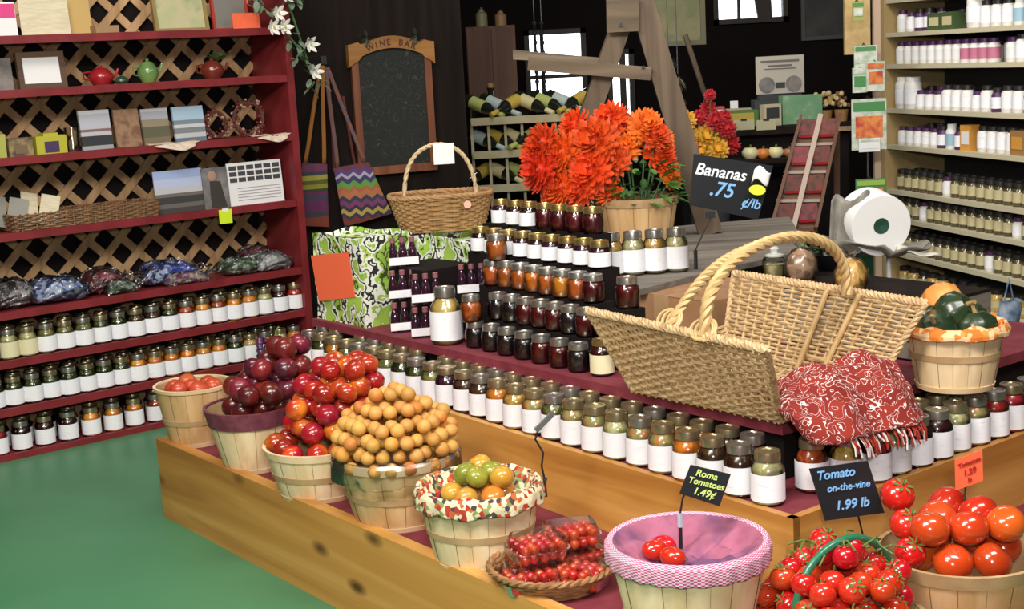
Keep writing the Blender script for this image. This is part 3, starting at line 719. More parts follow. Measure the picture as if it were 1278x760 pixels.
fill(heap((B3.x + .01, B3.y+.01, ZB + .150), .180, .0335, .25, seed=3, lean=(.36, .25)), [(me_ne, 'red nectarine')], 'nectarine', '', 'the nectarine heap', 'nectarine', 'red nectarines in the low basket')
fill(heap((B4.x, B4.y, ZB + .185), .196, .0215, .185, seed=4), [(me_ap, 'apricot')], 'apricot', '', 'the apricot heap', 'apricot', 'apricots in the plastic-lined basket')
fill(heap((B5.x, B5.y, ZB + .172), .136, .031, .070, seed=5), [(fruitmesh('tomato', .031, M_tomo), 'orange tomato'), (fruitmesh('tomato', .031, M_tomo), 'orange tomato'), (fruitmesh('tomato', .032, M_tomg, (1, 1, .85)), 'green tomato')], 'heirloom_tomato', '', 'the floral-lined basket', 'tomato', 'green and orange tomatoes in the floral-lined basket', seed=8)
for (x, y), nm in zip([(818, 694), (840, 703), (829, 690)], ['left', 'right', 'middle']):
    p = onz(x, y, ZB + .195)
    m_ = MB().ball((0, 0, 0), .024, 14, 10, 0, (1.25, .95, .9)).build('roma_tomato', M_tomr, None, True)
    MB().tube([(.028, 0, .002), (.034, 0, .006)], .002, 5).build('stem', M_calyx, m_)
    m_.location = (p.x, p.y + (.012 if nm == 'middle' else 0), ZB + .208); m_.rotation_euler = (0, .1, {'left': .2, 'right': -.6, 'middle': 2.4}[nm])
    tag(m_, '%s one of the three red tomatoes lying on the pink cloth' % nm, 'tomato', 'red tomatoes on the pink cloth')

# tomatoes with calyx -----------------------------------------------------
def calyx_mesh(r):
    mb = MB()
    for k in range(6):
        a = k * PI / 3; q = r * .45
        mb.add([(.0, 0, r * .80), (q * math.cos(a - .25), q * math.sin(a - .25), r * .86), (r * .68 * math.cos(a), r * .68 * math.sin(a), r * .76 + .003), (q * math.cos(a + .25), q * math.sin(a + .25), r * .86)], [(0, 1, 2, 3)])
    mb.tube([(0, 0, r * .8), (0, .002, r * 1.0), (.004, .004, r * 1.2)], .0022, 5); return mb.mesh('calyx', M_calyx)
BT = onz(1199, 772, ZB); TR = .170
BT = V((BT.x, BT.y, ZB))
splint_basket('wide tan basket of large round tomatoes at the right edge of the stand', BT, .172, .132, .16, 18, M_sp2, M_hoop2, rimh=.03, mid=None)
tm = fruitmesh('tomato', .042, M_tom, (1, 1, .9), .10, 20, 14)
fill(heap((BT.x, BT.y, ZB + .155), .187, .0415, .130, seed=6), [(tm, 'big orange-red tomato')], 'tomato', '', 'the wide right basket', 'tomato', 'large tomatoes in the wide right-hand basket')
VT = onz(1050, 812, ZB); VT = V((VT.x, VT.y, ZB))
splint_basket('basket with a green arched handle full of vine tomatoes by the front edge', VT, .165, .13, .085, 16, M_sp2, M_hoop2, rimh=.02, mid=None, name='handled_basket')
vb = COL.objects['handled_basket']
M_gh = mat('green_handle_paint', (.02, .16, .085), .35, coat=.4)
hd = [(-.150 + .0, -.02, .07)]
hp_ = []
for k in range(25):
    t = PI * k / 24; hp_.append((-math.cos(t) * .125 * math.cos(.25) + .01 , -math.cos(t) * .125 * math.sin(.6), .07 + math.sin(t) ** .8 * .17))
MB().tube(hp_, .0085, 10).build('handle', M_gh, vb, True)
tv = fruitmesh('vine_tomato', .0275, M_tomr, (1, 1, .92), .1, 16, 11)
vp = heap((VT.x, VT.y, ZB + .075), .195, .0285, .150, seed=7, avoid=(BT.x, BT.y, .195))
fill(vp, [(tv, 'vine tomato')], 'vine_tomato', '', 'the green-handled basket', 'tomato', 'vine tomatoes in the green-handled basket', stem=calyx_mesh(.0275))
def stray(x, y, z, r, label):
    p = onz(x, y, z); o = MB().ball((0, 0, 0), r, 18, 12, 0, (1, 1, .9), .1).build('vine_tomato', M_tomr, None, True); o.location = p; o.rotation_euler = (.5, -.3, 1)
    c = bpy.data.objects.new('calyx', calyx_mesh(r)); COL.objects.link(c); c.parent = o
    tag(o, label, 'tomato', 'vine tomatoes in the green-handled basket'); return o
stray(1028, 676, ZB + .205, .031, 'vine tomato perched highest on the left behind the green handle')
stray(1120, 618, ZB + .262, .038, 'single tomato perched on the left rim of the wide right basket')
stray(1131, 655, ZB + .218, .036, 'round tomato at the left rim just below the perched single tomato')
stray(1136, 690, ZB + .178, .034, 'lowest tomato at the left rim of the wide right basket')
# vine twigs
vt = MB(); rnd = random.Random(11)
for k in range(8):
    a = rnd.uniform(0, 6.28); d = rnd.uniform(.02, .12); x, y = VT.x + d * math.cos(a), VT.y + d * math.sin(a); z = ZB + .085 + .135 * math.sqrt(max(.05, 1 - (d / .17) ** 2)) + .024
    b = rnd.uniform(0, 6.28); vt.tube([(x - .03 * math.cos(b), y - .03 * math.sin(b), z - .006), (x, y, z + .006), (x + .03 * math.cos(b + .5), y + .03 * math.sin(b + .5), z - .004), (x + .05 * math.cos(b + .9), y + .05 * math.sin(b + .9), z - .018)], .0022, 5)
tag(vt.build('tomato_vines', M_calyx, None, True), 'tangled green vine twigs lying over the tomatoes in the green-handled basket', 'twigs')

# clear clamshell packs of cherry tomatoes on a round wicker tray ----------
CT = onz(690, 728, ZB); CT = V((CT.x, CT.y, ZB))
M_wick = mat('brown_wicker', (.24, .11, .04), .55, col2=(.38, .20, .08), scale=30, vary=.1)
tr = thing('wicker_tray', 'round brown wicker tray holding clear packs of cherry tomatoes', 'tray', tuple(CT))
tb = MB()
for j in range(5):
    r = .118 + j * .006; pts = [(r * math.cos(t) + .0035 * math.cos(t) * math.sin(t * 18 + j * PI), r * math.sin(t) + .0035 * math.sin(t) * math.sin(t * 18 + j * PI), .008 + j * .009) for t in [2 * PI * i / 108 for i in range(108)]]
    tb.tube(pts, .0048, 6, closed=True)
tb.build('woven_side', M_wick, tr, True)
tb = MB()
for q in range(2):
    pts = [((.150) * math.cos(t) + .004 * math.cos(t * 20 + q * PI) * math.cos(t), (.150) * math.sin(t) + .004 * math.cos(t * 20 + q * PI) * math.sin(t), .052 + .004 * math.sin(t * 20 + q * PI)) for t in [2 * PI * i / 160 for i in range(160)]]
    tb.tube(pts, .0055, 6, closed=True)
tb.build('rim_braid', M_wick, tr, True)
MB().lathe([(0, .002), (.12, .002), (.12, .008), (0, .008)], 28).build('tray_base', M_wick, tr)
M_cher = mat('cherry_tomato_skin', (.48, .012, .008), .2, coat=.8, col2=(.55, .05, .01), scale=9, vary=.2)
cherry = MB().ball((0, 0, 0), .0125, 10, 7).mesh('cherry_tomato', M_cher, True)
def clam(loc, rz, label, tilt=0):
    t = thing('clamshell_pack', label, 'plastic pack', loc, rz); t.rotation_euler = (tilt, tilt * .5, rz)
    W, D_, H_ = .068, .052, .060
    mb = MB()
    def shell(zb, zt, sg):
        def fn(u, v):
            a = u * 2 * PI; e = .42; cx = math.copysign(abs(math.cos(a)) ** e, math.cos(a)); cy = math.copysign(abs(math.sin(a)) ** e, math.sin(a))
            k = min(1, v * 1.6); s_ = (1 - .12 * k) if v < .625 else (1 - .12) * (1 - (v - .625) / .375)
            z = zb + (zt - zb) * k
            rib = 1 + .012 * math.sin(a * 20) * (1 if v < .625 else 0)
            return (W * cx * s_ * rib, D_ * cy * s_ * rib, z)
        mb.grid(fn, 40, 10)
    shell(H_ * .52, 0, 1); shell(H_ * .54, H_, 1)
    mb.build('plastic_shell', M_film, t, True)
    lb = MB()
    def band(u, v):
        a = u * 2 * PI; e = .42
        return ((W + .004 * v) * math.copysign(abs(math.cos(a)) ** e, math.cos(a)), (D_ + .004 * v) * math.copysign(abs(math.sin(a)) ** e, math.sin(a)), H_ * .53)
    lb.grid(band, 40, 1); lb.build('shell_lip', M_film, t)
    rnd = random.Random(int(loc[0] * 1000 + loc[1] * 77)); n_ = 0
    for k in range(2):
        for i in range(5):
            for j in range(4):
                if k == 1 and rnd.random() < .1: continue
                put('cherry_tomato', cherry, t, ((i - 2) * .0235 + rnd.uniform(-.002, .002), (j - 1.5) * .0225 + rnd.uniform(-.002, .002), .014 + k * .022 + rnd.uniform(-.001, .001)))
                n_ += 1
    return t
zc = ZB + .010
clam((CT.x - .055, CT.y - .055, zc), .35, 'clear pack of cherry tomatoes at the front left of the tray')
clam((CT.x + .064, CT.y - .045, zc), -.5, 'clear pack of cherry tomatoes at the front right of the tray')
clam((CT.x - .045, CT.y + .052, zc), .1, 'clear pack of cherry tomatoes at the back left of the tray')
clam((CT.x + .075, CT.y + .062, zc), .5, 'clear pack of cherry tomatoes at the back right of the tray')
clam((CT.x - .035, CT.y - .012, zc + .060), .45, 'clear pack of cherry tomatoes stacked on top at the left', .06)
clam((CT.x + .05, CT.y + .062, zc + .060), .2, 'clear pack of cherry tomatoes stacked on top toward the back', -.05)

# ================================================================== the large open-ended willow basket
M_wil = mat('pale_willow', (.40, .26, .12), .6, col2=[(.60, .44, .24), (.50, .34, .17)], scale=26, vary=.08, bump=.2)
M_wil2 = mat('light_willow_rib', (.62, .43, .20), .5, col2=(.50, .33, .14), scale=22)
def weave_wall(bl, br, tl, tr, stakes, rows, r=.0042, rs=.0045, amp=.0048, nrm=None, sub=4):
    """woven patch: upright stakes and weavers passing in front and behind; returns (weave, stakes) builders"""
    bl, br, tl, tr = map(V, (bl, br, tl, tr)); n = nrm or (br - bl).cross(tl - bl).normalized()
    P = lambda u, v: (bl * (1 - u) + br * u) * (1 - v) + (tl * (1 - u) + tr * u) * v
    rnd = random.Random(rows * 7 + stakes)
    wv, sk = MB(), MB()
    for i in range(stakes + 1):
        u = i / stakes; sk.tube([P(u, v) for v in (0, .33, .66, 1)], rs, 6)
    N_ = stakes * sub
    for j in range(rows):
        v = (j + .5) / rows; j2 = rnd.uniform(-.15, .15) / rows
        pts = []
        for k in range(N_ + 1):
            u = k / N_; s_ = math.cos(u * stakes * PI + j * PI)
            pts.append(P(u, v + j2 + rnd.uniform(-.10, .10) / rows) + n * (amp * s_))
        wv.tube(pts, r * rnd.uniform(.88, 1.1), 5)
    return wv, sk
def twist(pts, R, r, turns, n=3, res=1):
    """plaited rim: n strands winding about a path"""
    mb = MB(); pts = [V(p) for p in pts]; L_ = len(pts)
    for q in range(n):
        out = []; ref = None
        for i, p in enumerate(pts):
            t = (pts[min(i + 1, L_ - 1)] - pts[max(i - 1, 0)]).normalized()
            if ref is None: ref = t.orthogonal().normalized()
            ref = (ref - t * ref.dot(t)).normalized(); b = t.cross(ref); a = 2 * PI * (turns * i / (L_ - 1) + q / n)
            out.append(p + ref * (R * math.cos(a)) + b * (R * math.sin(a)))
        mb.tube(out, r, 6)
    return mb
def line(a, b, n): a, b = V(a), V(b); return [a.lerp(b, i / (n - 1)) for i in range(n)]
def lq(p): d = V(p) - T0; return V((d.dot(e1), d.dot(e2), p[2]))      # world point in the stand's own (a, b, z)
big = thing('willow_basket', 'large open-ended willow basket with arched handles on the top step above the jars', 'basket', (T0.x, T0.y, 0), ROT1)
FL, FR, BL_, BR_ = (.046, .712, .845), (-.030, .040, .842), (.640, .742, .86), (.590, .062, .85)
fl, fr, bl, br = (.178, .690, .610), (.175, .180, .612), (.560, .720, .625), (.545, .190, .615)
for nm, q in (('front', (fl, fr, FL, FR)), ('back', (bl, br, BL_, BR_))):
    wv, sk = weave_wall(*q, 17, 23)
    wv.build('side_weave', M_wil, big, True); sk.build('upright_stakes', M_wil2, big, True)
    twist(line(q[2], q[3], 90), .0065, .0062, 17).build('plaited_rim', M_wil, big, True)
    twist(line(q[1], q[3], 24), .005, .005, 5).build('end_border', M_wil, big, True)
    twist(line(q[0], q[2], 24), .005, .005, 5).build('end_border', M_wil, big, True)
wv, sk = weave_wall(fl, bl, fr, br, 12, 40, r=.0052); wv.build('floor_weave', M_wil, big, True); sk.build('floor_stakes', M_wil2, big, True)
wv, sk = weave_wall(FL, BL_, fl, bl, 14, 20) if False else weave_wall((.185, .690, .625), (.560, .720, .625), (.13, .70, .72), (.59, .73, .72), 11, 9)
wv.build('end_weave', M_wil, big, True)
for b_, b2_ in ((.30, .30), (.46, .46)):
    MB().tube([V(br).lerp(V(bl), b_) + V((-.012, 0, .02)), V(BR_).lerp(V(BL_), b2_) + V((-.012, 0, .0))], .0075, 8).build('inner_rib', M_wil2, big, True)
MB().tube([V(br).lerp(V(bl), .1) + V((-.016, 0, .05)), V(BR_).lerp(V(BL_), .98) + V((-.012, 0, -.17))], .0055, 7).build('inner_rib', M_wil2, big, True)
h0, h1 = lq(onz(880, 418, .845)), lq(onz(1057, 368, .855))
apex = None
def arch(p0, p1, hgt, n=60, skew=0, pw=.75):
    out = []
    for i in range(n):
        t = PI * i / (n - 1); u = (1 - math.cos(t)) / 2
        p = p0.lerp(p1, u); p.z += hgt * math.sin(t) ** pw; p.y += skew * math.sin(t); out.append(p)
    return out
A1p = arch(h0, h1, .185, 70)
twist(A1p, .0075, .0082, 9, 3).build('handle', M_wil2, big, True)
h2 = lq(onz(838, 405, .845)); tgt = A1p[30]
A2p = []
for i in range(40):
    u = i / 39; p = h2.lerp(tgt, u); p.z += .055 * math.sin(PI * u) ** .9 * (1 - u * .4); A2p.append(p)
twist(A2p, .0065, .0078, 6, 3).build('second_handle', M_wil2, big, True)
# lashing loops where the handles meet the rim
for hh in (h0, h2):
    for q in range(3):
        MB().tube([hh + V((-.014 * math.cos(t), (.022 + q * .006) * math.sin(t) + (q - 1) * .01, .012 - .022 * math.cos(t))) for t in [2 * PI * i / 20 for i in range(20)]], .0042, 6, closed=True).build('lashing', M_wil2, big, True)

# red and white printed cloth spilling from the open end -------------------
M_redp = squiggle_mat('red_cloth_white_print', (.20, .010, .006), (.72, .64, .62), 30, .022, 2.6, bg2=(.26, .018, .008))
def spill(u, v):
    w0 = min(1, max(0, (v - .52) / .25)); c_ = math.sqrt(max(.0, 1 - abs(2 * u - 1) ** 3.2)); a0 = .20 * (1 - w0) + .085 * w0
    a = a0 + (.575 - a0) * u; b = .35 - (.30 + .075 * c_) * v
    if v > .6: a += (.33 - a) * .22 * (v - .6) / .4
    ridge = math.exp(-((v - .52) / .34) ** 2)
    z = .624 + .098 * ridge * (1 - .30 * (2 * u - 1) ** 2) + .010 * math.sin(a * 38 + v * 6) + .008 * math.sin(b * 46 + u * 9) + .006 * math.sin(a * 80 + b * 60)
    b += .014 * math.sin(a * 26) * v
    if v > .86: z -= (v - .86) * .35
    z = max(z, .592 if v > .4 else .634)
    a += .02 * math.sin(b * 20) * (u - .5)
    q = (a, b, z); return q
cl = MB().grid(spill, 64, 44)
clo = cl.build('printed_cloth', M_redp, None, True); clo.location = (T0.x, T0.y, 0); clo.rotation_euler = (0, 0, ROT1)
clo.modifiers.new('thickness', 'SOLIDIFY').thickness = .004
tag(clo, 'red cloth with white squiggle print spilling from the open end of the large willow basket', 'cloth')
fr_ = MB(); rnd = random.Random(5)
for i in range(46):
    u = rnd.uniform(.12, .85); a, b, z = spill(u, 1.0); L_ = rnd.uniform(.015, .05)
    fr_.tube([(a, b + .012, z + .004), (a + rnd.uniform(-.004, .004), b - .006, z - L_ * .5), (a + rnd.uniform(-.008, .008), b - .010, z - L_)], .0022, 4, mi=i % 3 == 0 and 1 or 0)
fr_.build('fringe', [mat('red_thread', (.38, .03, .015), .8), mat('white_thread', (.75, .70, .68), .8)], clo)

# ================================================================== weathered board, box, yellow jars, flower basket, step ladder
M_gray = wood_mat('weathered_board', (.10, .085, .07), (.17, .15, .125), (.24, .21, .18), 3, 'X', rough=.75)
M_card = mat('brown_cardboard', (.30, .155, .07), .75, col2=(.36, .20, .10), scale=12)
ZBD = .79
bp = [onz(x, y, ZBD) for x, y in ((744, 352), (800, 361), (905, 334), (1010, 312), (985, 270), (752, 290))]
bd = MB().prism([(p.x, p.y) for p in bp], ZBD - .018, ZBD).build('weathered_board', M_gray)
tag(bd, 'grey weathered board carrying the yellow jars and the step ladder behind the willow basket', 'board')
cb = thing('cardboard_box', 'plain brown cardboard box under the grey weathered board', 'box', tuple(tp(.80, 1.02, ZC)), ROT1)
MB().box((0, 0, .085), (.36, .40, .17)).build('box_body', M_card, cb)
MB().box((-.182, 0, .085), (.003, .06, .17)).build('tape', mat('parcel_tape', (.40, .26, .13), .35), cb)
for s_, yy in ((1, .101), (-1, -.101)): MB().box((0, yy, .1695), (.36, .197, .003)).build('flap', M_card, cb)
k = 0
for i in range(4):
    p = onz(764 + i * 27, 345 - i * 2.2, ZBD)
    jar('pale corn' if i % 2 else 'yellow relish', tuple(p), '%s jar of yellow relish from the left under the orange flower basket' % ORD[i], 'yellow relish jars under the flower basket', lid='silver', r=.039, h=.142)
zb2 = ZC + .05
while proj(tps(.335, .915, zb2))[1] > 385: zb2 += .002
p = tps(.335, .915, zb2)
blk = thing('wooden_block', 'dark wooden block under the lone red jelly jar', 'block', (p.x, p.y, ZC), ROT1); MB().box((0, 0, (zb2 - ZC) / 2), (.07, .07, zb2 - ZC)).build('block', M_dark2, blk)
jar('wine red jelly', (p.x, p.y, zb2 + .0003), 'lone dark red jelly jar at the left rim of the large willow basket', 'jam jars on the stepped riser', 'jam', .036, .090, 'silver', None, name='jam_jar')
FB = onz(797, 306, ZBD); FB = V((FB.x, FB.y, ZBD))
splint_basket('wide tan splint basket full of orange flowers behind the yellow jars', FB, .152, .115, .185, 16, M_sp2, M_hoop2, rimh=.03, mid=None, name='flower_basket')

M_pet = [mat('orange_petals', (.80, .085, .008), .6, col2=(.62, .035, .006), scale=30, vary=.1), mat('red_orange_petals', (.72, .045, .006), .6, col2=(.80, .11, .01), scale=30, vary=.1), mat('golden_petals', (.85, .28, .02), .6, col2=(.80, .12, .01), scale=30, vary=.08)]
def bloom_mesh(name, m, seed=1, layers=6, r=1.0):
    """a double flower head: rings of pointed, cupped petals"""
    rnd = random.Random(seed); mb = MB(); mb.ball((0, 0, .0), r * .40, 10, 6)
    for L_ in range(layers):
        el = -.35 + L_ * (PI / 2 + .2) / layers; n_ = int(15 - L_ * 1.6); ln = r * (1 - .06 * L_)
        for i in range(n_):
            a = 2 * PI * (i + .5 * (L_ % 2)) / n_ + rnd.uniform(-.12, .12); e = el + rnd.uniform(-.12, .12)
            d = V((math.cos(a) * math.cos(e), math.sin(a) * math.cos(e), math.sin(e))); sd = V((-math.sin(a), math.cos(a), 0)); up = d.cross(sd) * -1
            wdt = r * .17; pts = []
            for (t, w_, h_) in ((.25, .6, 0), (.6, 1.0, .04), (.88, .75, .02), (1.05, .12, -.06)):
                c_ = d * (ln * t) + up * (h_ * r)
                pts += [c_ - sd * wdt * w_ + up * r * .03, c_ - up * r * .02, c_ + sd * wdt * w_ + up * r * .03]
            o = len(mb.v); mb.v += [tuple(p) for p in pts]
            for q in range(3):
                for s_ in range(2):
                    b0 = o + q * 3 + s_; mb.f.append((b0, b0 + 1, b0 + 4, b0 + 3)); mb.m.append(0)
    return mb.mesh(name, m, True)
BLM = [bloom_mesh('bloom', M_pet[0], 1), bloom_mesh('bloom', M_pet[1], 2), bloom_mesh('bloom', M_pet[2], 3)]
M_stem = mat('flower_stem', (.05, .13, .03), .6)
blooms = [(676, 178, 26, 0, .0), (716, 155, 22, 1, .06), (672, 212, 29, 0, -.04), (700, 232, 26, 1, -.05), (740, 175, 32, 0, -.05), (736, 212, 30, 0, -.08), (760, 148, 25, 1, .04), (757, 237, 20, 1, -.06),
          (784, 160, 22, 1, .05), (806, 156, 24, 2, .0), (780, 184, 20, 2, .0), (822, 188, 24, 0, .03), (832, 208, 19, 0, .05), (690, 247, 18, 0, -.03), (765, 200, 22, 0, -.06), (826, 172, 18, 2, .04), (838, 222, 15, 2, .02), (668, 192, 24, 0, .02), (722, 236, 22, 0, -.09), (818, 168, 20, 0, -.02), (700, 190, 26, 1, -.03)]
for i, (x, y, r, m_, dy) in enumerate(blooms):
    p = at(x, y, FB.y + dy - .02); wr = r / FPX * p.y * 1.08
    nm = ['bright orange', 'deep red-orange', 'golden orange'][m_]
    f = thing('flower', '%s bloom of the orange bouquet, %s' % (nm, 'at its far left edge' if x < 674 else '%s counted from the left' % ORD[sorted(range(len(blooms)), key=lambda q: blooms[q][0]).index(i)]), 'flower', tuple(p), 0, 'orange bouquet blooms')
    b_ = put('bloom', BLM[m_], f); b_.scale = (wr,) * 3
    out = V((p.x - FB.x, (p.y - FB.y) - .12, .12)); b_.rotation_euler = out.to_track_quat('Z', 'Y').to_euler()
    base = V((FB.x + (p.x - FB.x) * .25, FB.y + (p.y - FB.y) * .3, ZBD + .12)) - p
    MB().tube([(0, 0, 0), base * .5 + V((0, 0, -.01)), base], .0035, 5).build('stem', M_stem, f, True)
def leaf(mb, p, d, L_, W_, up=V((0, 0, 1)), mi=0, curl=.15):
    d = V(d).normalized(); sd = d.cross(up); sd = sd.normalized() if sd.length > .01 else V((1, 0, 0)); n = sd.cross(d)
    o = len(mb.v)
    for t, w_ in ((0, .05), (.3, .85), (.6, .9), (.85, .5), (1, .02)):
        c = V(p) + d * L_ * t - n * (curl * L_ * t * t); mb.v += [tuple(c - sd * W_ * w_ / 2 + n * .06 * W_), tuple(c), tuple(c + sd * W_ * w_ / 2 + n * .06 * W_)]
    for k in range(4):
        for s_ in range(2): b0 = o + k * 3 + s_; mb.f.append((b0, b0 + 1, b0 + 4, b0 + 3)); mb.m.append(mi)
lf = MB(); rnd = random.Random(9)
for i in range(130):
    a = rnd.uniform(0, 2 * PI); q = V((FB.x + .10 * math.cos(a) + .02, FB.y + .09 * math.sin(a) - .02, ZBD + rnd.uniform(.16, .30)))
    leaf(lf, q, (math.cos(a), math.sin(a) - .3, rnd.uniform(-.3, .8)), rnd.uniform(.05, .085), .028)
tag(lf.build('bouquet_leaves', M_green, None, True), 'green leaves poking out beneath the orange blooms in the tan basket', 'leaves')

lad = thing('wooden_step_ladder', 'old weathered wooden step ladder rising behind the orange flowers', 'ladder', (0, 0, 0))
M_lw = wood_mat('old_ladder_wood', (.075, .05, .032), (.13, .09, .06), (.19, .135, .09), 3, 'Z', rough=.75)
M_lw2 = wood_mat('old_ladder_wood_side', (.085, .06, .04), (.16, .12, .08), (.24, .18, .12), 3, 'X', rough=.75)
YL = FB.y + .23
def P(x, y, dy=0): return at(x, y, YL + dy)
foot = V((at(884, 302, YL).x, YL, ZBD))
MB().bar(foot + V((.01, 0, 0)), P(788, -40), .092, .045, up=V((0, 1, .2))).build('front_stile', M_lw, lad)
MB().bar(P(733, 150, .03), P(800, -40, .03), .075, .04, up=V((0, 1, .2))).build('back_stile', M_lw, lad)
zz = at(722, 185, YL + .035); gb = V((zz.x - .08, zz.y + .1, ZBD + .001))
MB().bar(gb, P(733, 150, .03), .075, .04, up=V((0, 1, .2))).build('back_stile', M_lw, lad)
MB().bar(P(659, 79, -.03), P(812, 92, -.03), .045, .03, up=V((0, 1, .2))).build('step_front', M_lw2, lad)
q = [P(640, 67, .02), P(748, 72, .02), P(748, 72, .30), P(640, 62, .28)]
MB().hexa([v - V((0, 0, .022)) for v in q] + q).build('step', M_lw2, lad)
MB().bar(P(757, 20, -.035), P(797, 18, -.035), .12, .03, up=V((0, 1, .2))).build('top_block', M_lw2, lad)
for x, y in ((764, 9), (775, 31), (803, 84)): MB().lathe([(0, 0), (.007, 0), (.006, -.004)], 10).build('bolt', M_lidblk, lad, loc=P(x, y, -.055)).rotation_euler = (PI / 2, 0, 0)

# ================================================================== squash basket, bag roll, and things behind the willow basket
SB = onz(1204, 476, .615); SB = V((SB.x, SB.y, ZC)) + e2 * .03
splint_basket('pale splint basket with an orange rim cloth full of dark green squash', SB, .122, .094, .165, 18, M_sp, M_hoop, rimh=.02, mid=.5)
M_orc = mat('orange_print_cloth', (.70, .18, .02), .8, col2=[(.78, .30, .06), (.80, .55, .30)], scale=70, kind='voronoi')
liner('orange patterned cloth band folded over the rim of the squash basket', 'basket_liner', SB, .165, .124, M_orc, .022, .003, 14, seed=6, dip=.03)
M_acorn = mat('dark_squash_skin', (.010, .026, .010), .35, coat=.3, col2=[(.018, .04, .014), (.03, .04, .015)], scale=9)
M_butt = mat('orange_squash_skin', (.60, .20, .03), .45, col2=(.70, .32, .08), scale=8)
def squash_mesh(m):
    mb = MB().lathe([(0, -.040), (.02, -.042), (.045, -.025), (.052, 0), (.046, .026), (.022, .045), (.008, .042), (0, .040)], 36, rfun=lambda t, k: 1 + .07 * abs(math.cos(t * 5)))
    return mb.mesh('squash', m, True)
sqm, sqo = squash_mesh(M_acorn), squash_mesh(M_butt)
sst = MB().tube([(0, 0, .040), (0, .003, .055), (.004, .005, .064)], [.007, .005, .006], 7).mesh('stem', mat('squash_stem', (.30, .20, .08), .8), True)
for i, (dx, dy, dz, m_, l) in enumerate([(-.055, -.03, .155, sqm, 'dark green squash at the front left of the orange-rimmed basket'), (.045, -.04, .155, sqm, 'dark green squash at the front right of the orange-rimmed basket'), (.05, .055, .16, sqm, 'dark green squash at the back right of the orange-rimmed basket'),
                                  (-.05, .06, .165, sqm, 'dark green squash at the back left of the orange-rimmed basket'), (0, .0, .195, sqm, 'dark green squash on top of the orange-rimmed basket'), (-.01, .075, .21, sqo, 'orange-skinned squash peeking out behind the dark green ones')]):
    o = bpy.data.objects.new('acorn_squash', m_); COL.objects.link(o); o.location = (SB.x + dx, SB.y + dy, SB.z + dz); o.rotation_euler = (random.uniform(-1, 1), random.uniform(-.8, .8), i)
    c = bpy.data.objects.new('stem', sst); COL.objects.link(c); c.parent = o; tag(o, l, 'squash', 'squash in the orange-rimmed basket')

RB = at(1100, 282, 4.45)
br_ = thing('produce_bag_roll', 'white roll of produce bags with a green core on a thin stand', 'bag roll', (RB.x, RB.y, 0))
M_wpl = mat('white_bag_plastic', (.80, .80, .80), .5); M_gpl = mat('grey_crumpled_plastic', (.17, .16, .135), .45, col2=(.28, .265, .23), scale=16, bump=.3)
rollM = MB()
rollM.lathe([(.026, -.0), (.098, 0), (.100, .004), (.100, .13), (.026, .13)], 40); o = rollM.build('bag_roll', M_wpl, br_, True); o.location = (0, 0, RB.z); o.rotation_euler = (-PI / 2 + .12, 0, .12)
o = MB().lathe([(.0, .004), (.019, -.001), (.0255, -.002), (.0255, .01)], 20).build('core', mat('green_core', (.02, .07, .045), .4), br_, True); o.location = (0, 0, RB.z); o.rotation_euler = (-PI / 2 + .12, 0, .12)
MB().tube([(.04, .06, ZC), (.04, .06, RB.z - .05)], .009, 10).build('pole', mat('pale_metal_pole', (.62, .62, .62), .35, metal=.4), br_, True)
MB().lathe([(0, 0), (.07, 0), (.07, .01), (.012, .018)], 24, (.04, .06, ZC)).build('foot', M_lidblk, br_, True)
def pan(u, v):
    a = 2 * PI * u; r = .03 + v * .13; x = r * math.cos(a) * 1.15; y = r * math.sin(a) * .8
    return (.01 + x - .01, .09 + y, RB.z - .10 + .05 * v * v + .010 * math.sin(a * 5 + v * 7) * v - .03 * (x > .0) * v)
pm_ = MB().grid(pan, 40, 8).build('plastic_wrap', M_gpl, br_, True); pm_.modifiers.new('t', 'SOLIDIFY').thickness = .003
def tail(u, v):
    return (-.15 + u * .12 - v * .012, .04 + .03 * math.sin(u * 6), RB.z + .085 - v * .18 + .015 * math.sin(u * 9 + v * 5) + u * .02)
MB().grid(tail, 12, 12).build('loose_bag', M_gpl, br_, True).modifiers.new('t', 'SOLIDIFY').thickness = .003
def tail2(u, v): return (.05 + u * .14, -.01 + .03 * v, RB.z - .075 - u * .03 + .02 * (v - .5) * (1 - u) + .006 * math.sin(u * 8))
MB().grid(tail2, 10, 5).build('loose_bag', mat('white_bag_tail', (.62, .60, .54), .5), br_, True).modifiers.new('t', 'SOLIDIFY').thickness = .003

# black tray of limes, jar with a knob, bag of dried pods, on a low crate
ct_ = tp(1.10, .62, ZC)
cr = thing('wooden_crate', 'dark low wooden crate behind the far rim of the willow basket', 'crate', tuple(ct_), ROT1)
for k in range(3): MB().box((-.16, 0, .03 + k * .052), (.012, .62, .046)).build('slat', M_gray, cr)
for k in range(3): MB().box((.16, 0, .03 + k * .052), (.012, .62, .046)).build('slat', M_gray, cr)
for s_ in (-1, 1): MB().box((0, s_ * .305, .082), (.31, .012, .15)).build('end_board', M_gray, cr)
MB().box((0, 0, .161), (.33, .62, .012)).build('lid', M_dark, cr)
zt = ZC + .1672
bt = onz(1035, 335, zt); 
tb_ = thing('black_bowl', 'shallow black bowl of green leaves behind the handle of the willow basket', 'bowl', (bt.x, bt.y, zt))
MB().lathe([(0, 0), (.06, 0), (.10, .035), (.125, .06), (.12, .06), (.095, .036), (.055, .008), (0, .008)], 28).build('bowl', M_lidblk, tb_, True)
lg = MB()
for i in range(60):
    a = rnd.uniform(0, 6.28); d = rnd.uniform(0, .09); leaf(lg, (d * math.cos(a), d * math.sin(a), .05 + .02 * rnd.random()), (math.cos(a), math.sin(a), rnd.uniform(.0, .6)), .055, .026)
